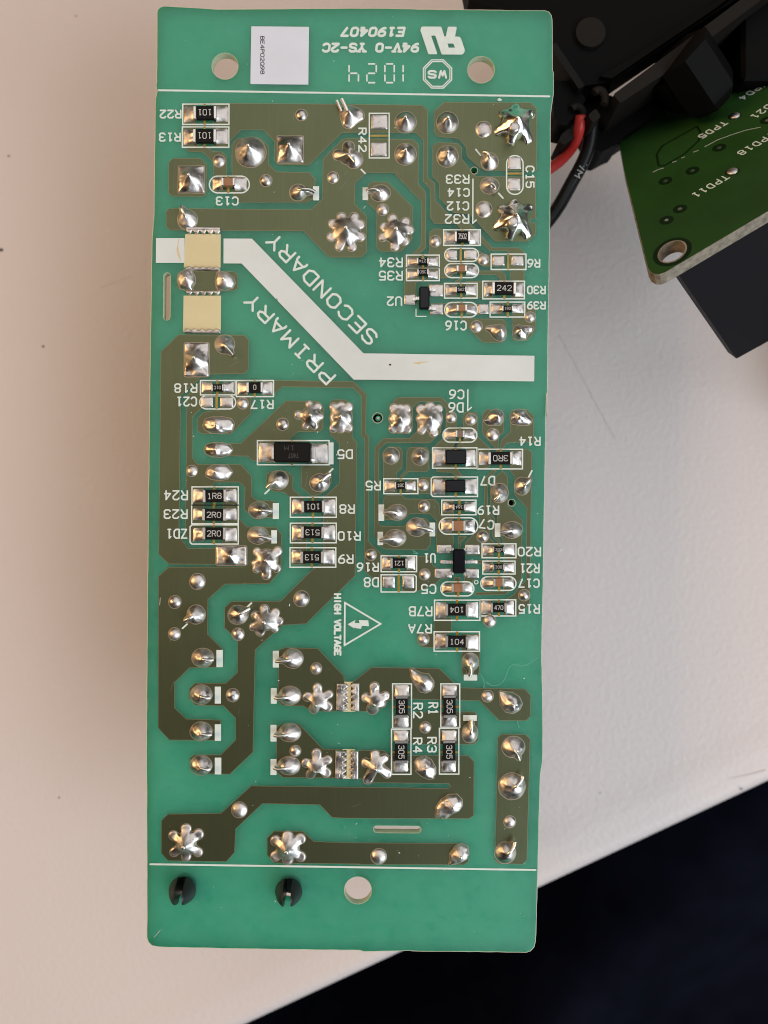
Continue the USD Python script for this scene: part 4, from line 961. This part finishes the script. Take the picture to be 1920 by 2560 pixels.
ringp = Polygon(hole.exterior).buffer(.22).difference(hole.buffer(.02))
tput('hole_rim', extrude(ringp, .004, .05), 'fibre_edge', pcb2, smooth=False)
# test point lettering, read with the device turned round
for s, (xa, ya), (xb, yb), hh in (('TPD11', (1155, 1130), (835, 1320), 1.15), ('TPD5', (1140, 505), (905, 645), 1.15), ('TPD4', (1605, 55), (1375, 200), 1.15), ('TPD18', (1690, 640), (1360, 835), 1.15), ('PD21', (1730, 260), (1510, 415), 1.15)):
    p0, p1_ = np.array(on_plane(*y5(xa, ya))), np.array(on_plane(*y5(xb, yb)))
    L = np.linalg.norm(p1_ - p0); ang = math.degrees(math.atan2(*(p1_ - p0)[::-1]))
    t = affinity.translate(affinity.rotate(text_poly(s, L + .9, hh, .17, gap=2.6), ang, origin=(0, 0)), *((p0 + p1_) / 2))
    tput('printed_text', extrude(t, .004, .03), 'silk', pcb2, smooth=False)
for x, y, gold in ((1275, 415, 1), (1248, 1055, 1), (1490, 75, 1), (1097, 780, 0), (788, 1045, 0), (478, 1162, 0), (645, 1485, 0), (490, 1615, 0), (1650, 465, 0)):
    q = on_plane(*y5(x, y)); o = Point(*q)
    tput('via_ring', extrude(o.buffer(.85, 16).difference(o.buffer(.35, 12)), .004, .02), 'green_deep', pcb2, smooth=False)
    if gold:
        m = trimesh.creation.icosphere(2, .68); m.apply_scale([1, 1, .45]); m.apply_translation([*q, .02]); tput('solder_dot', m, 'solder', pcb2, smooth=True)
    else:
        m = trimesh.creation.cylinder(.22, .04, sections=12); m.apply_translation([*q, .02]); tput('via_hole', m, 'solder', pcb2)
for s in ([(930, 770), (1080, 690), (1230, 635), (1400, 580), (1570, 545)], [(800, 832), (855, 812)], [(665, 898), (695, 888)], [(560, 948), (605, 935)], [(335, 1062), (400, 1030), (455, 1015)]):
    tput('scratch', extrude(LineString([on_plane(*y5(*q)) for q in s]).buffer(.06), .004, .02), 'scratch', pcb2, smooth=False)
lo = LineString([on_plane(*y5(*q)) for q in ((400, 990), (375, 860), (440, 760), (840, 535), (880, 600), (860, 700), (700, 850), (470, 985), (400, 990))])
tput('trace_groove', extrude(lo.buffer(.15), .004, .012), 'green_deep', pcb2, smooth=False)
# dark housing hanging below the panel
def on_face(px, py, v=.4):
    """pixel ray against the plane of the block's outer face (spanned by U and N), in mm along U and N"""
    o = np.array([0, 0, ZC]); r = unproj(px, py, 0) - o
    k = ((a0 + Vv * v * 1e-3 - o) @ Vv) / (r @ Vv); h = o + r * k - a0
    return (h @ U * 1000, h @ N * 1000)
fp = [on_face(*q) for q in ((1697, 690), (1841, 897), (1990, 815), (2010, 470))]
fp[0] = (fp[0][0], -1.57); fp[3] = (fp[3][0], -1.57)
m = extrude(Polygon(fp).buffer(-.3).buffer(.3), 0, 1.6)                       # outline in (U, N), thickness along V
M = np.eye(4); M[:3, 0], M[:3, 1], M[:3, 2] = [1, 0, 0], [0, 0, 1], [0, 1, 0]; M[:3, 3] = [0, .4, 0]
m.apply_transform(M); m.fix_normals()
tput('lower_housing', m, 'violet_plastic', DV, smooth=20)
# chassis pieces
def flat(name, pxs, z0, z1, mt, soft=.0, label=None):
    P_ = Polygon([tuple(unproj(x, y, z1)[:2] * 1000) for x, y in pxs]).buffer(0)
    if soft: P_ = P_.buffer(-soft).buffer(soft)
    return put(name, extrude(P_, z0 * 1000, z1 * 1000), mt, DV, z=0, smooth=20, label=label)
pl = flat('chassis_plate', [(1150, -120), (1172, 0), (1290, 40), (1383, 105), (1455, 215), (1530, 205), (1640, 130), (1830, 5), (1990, -100)], .019, .023, 'black_plastic')
flat('side_rail', [(1383, 108), (1391, 108), (1462, 214), (1447, 222), (1383, 128)], .0188, .0236, 'grey_plastic')
flat('long_rail', [(1533, 236), (1655, 146), (1850, 0), (1960, -85), (1985, -60), (1862, 30), (1820, 62), (1662, 184), (1551, 258)], .018, .0262, 'grey_plastic', soft=.3)
q = unproj(1477, 80, .0236) * 1000
m = trimesh.creation.cylinder(37 * (ZC - .0236) / F_PX * 1000, .8, sections=40); m.apply_translation([q[0], q[1], 23.2]); put('round_pad', m, 'grey_plastic', pl, z=0)
flat('raised_step', [(1530, 196), (1600, 148), (1790, 20), (1880, -50), (1870, -60), (1782, 10), (1592, 138), (1500, 190)], .0225, .0238, 'black_plastic')
flat('housing_body', [(1440, 215), (1530, 240), (1560, 262), (1660, 190), (1820, 68), (1858, 75), (1866, 88), (1820, 150), (1740, 215), (1620, 300), (1562, 340), (1552, 356), (1530, 366), (1505, 380), (1482, 372), (1478, 330), (1440, 260)], .012, .0182, 'black_plastic', soft=.8)
# round-ended clamp post
A0, A1 = unproj(1700, 130, .026), unproj(1788, 262, .022)
path = np.linspace(A0, A1, 12); rr = [.0039] * 9 + [.0037, .0031, .002]
put('clamp_post', tube(path, rr, 7), 'black_plastic', DV, smooth=20, unit=1)
A0, A1 = unproj(1665, 170, .024), unproj(1725, 255, .020)
put('clamp_post', tube(np.linspace(A0, A1, 10), [.0028] * 8 + [.0024, .0012], 20), 'black_plastic', DV, smooth=40, unit=1)
# cable clips
for (cx, cy, r, z) in ((1496, 248, 17, .0245), (1440, 290, 18, .0225)):
    path = [unproj(cx + r * math.cos(a), cy - r * math.sin(a) * 1.3, z) for a in np.linspace(-.6, 2.3, 14)]
    put('cable_clip', tube(path, .00055, 10), 'grey_plastic', DV, smooth=40, unit=1)
flat('clip_block', [(1470, 288), (1490, 270), (1502, 292), (1483, 308)], .020, .0245, 'grey_plastic', soft=.3)
flat('clip_block', [(1404, 335), (1425, 320), (1442, 340), (1424, 352), (1410, 362), (1396, 352)], .016, .0215, 'grey_plastic', soft=.3)
flat('clip_block', [(1384, 200), (1440, 205), (1465, 250), (1440, 285), (1415, 315), (1395, 310), (1384, 285)], .017, .0222, 'black_plastic', soft=.5)
# foot of the device, out of the picture
put('device_foot', cbox(48, 58, .02, 80, 78, 23, .5), 'black_plastic', DV, z=0)
put('device_foot', cbox(70, 14, .02, 84, 30, 14, .5), 'black_plastic', DV, z=0)
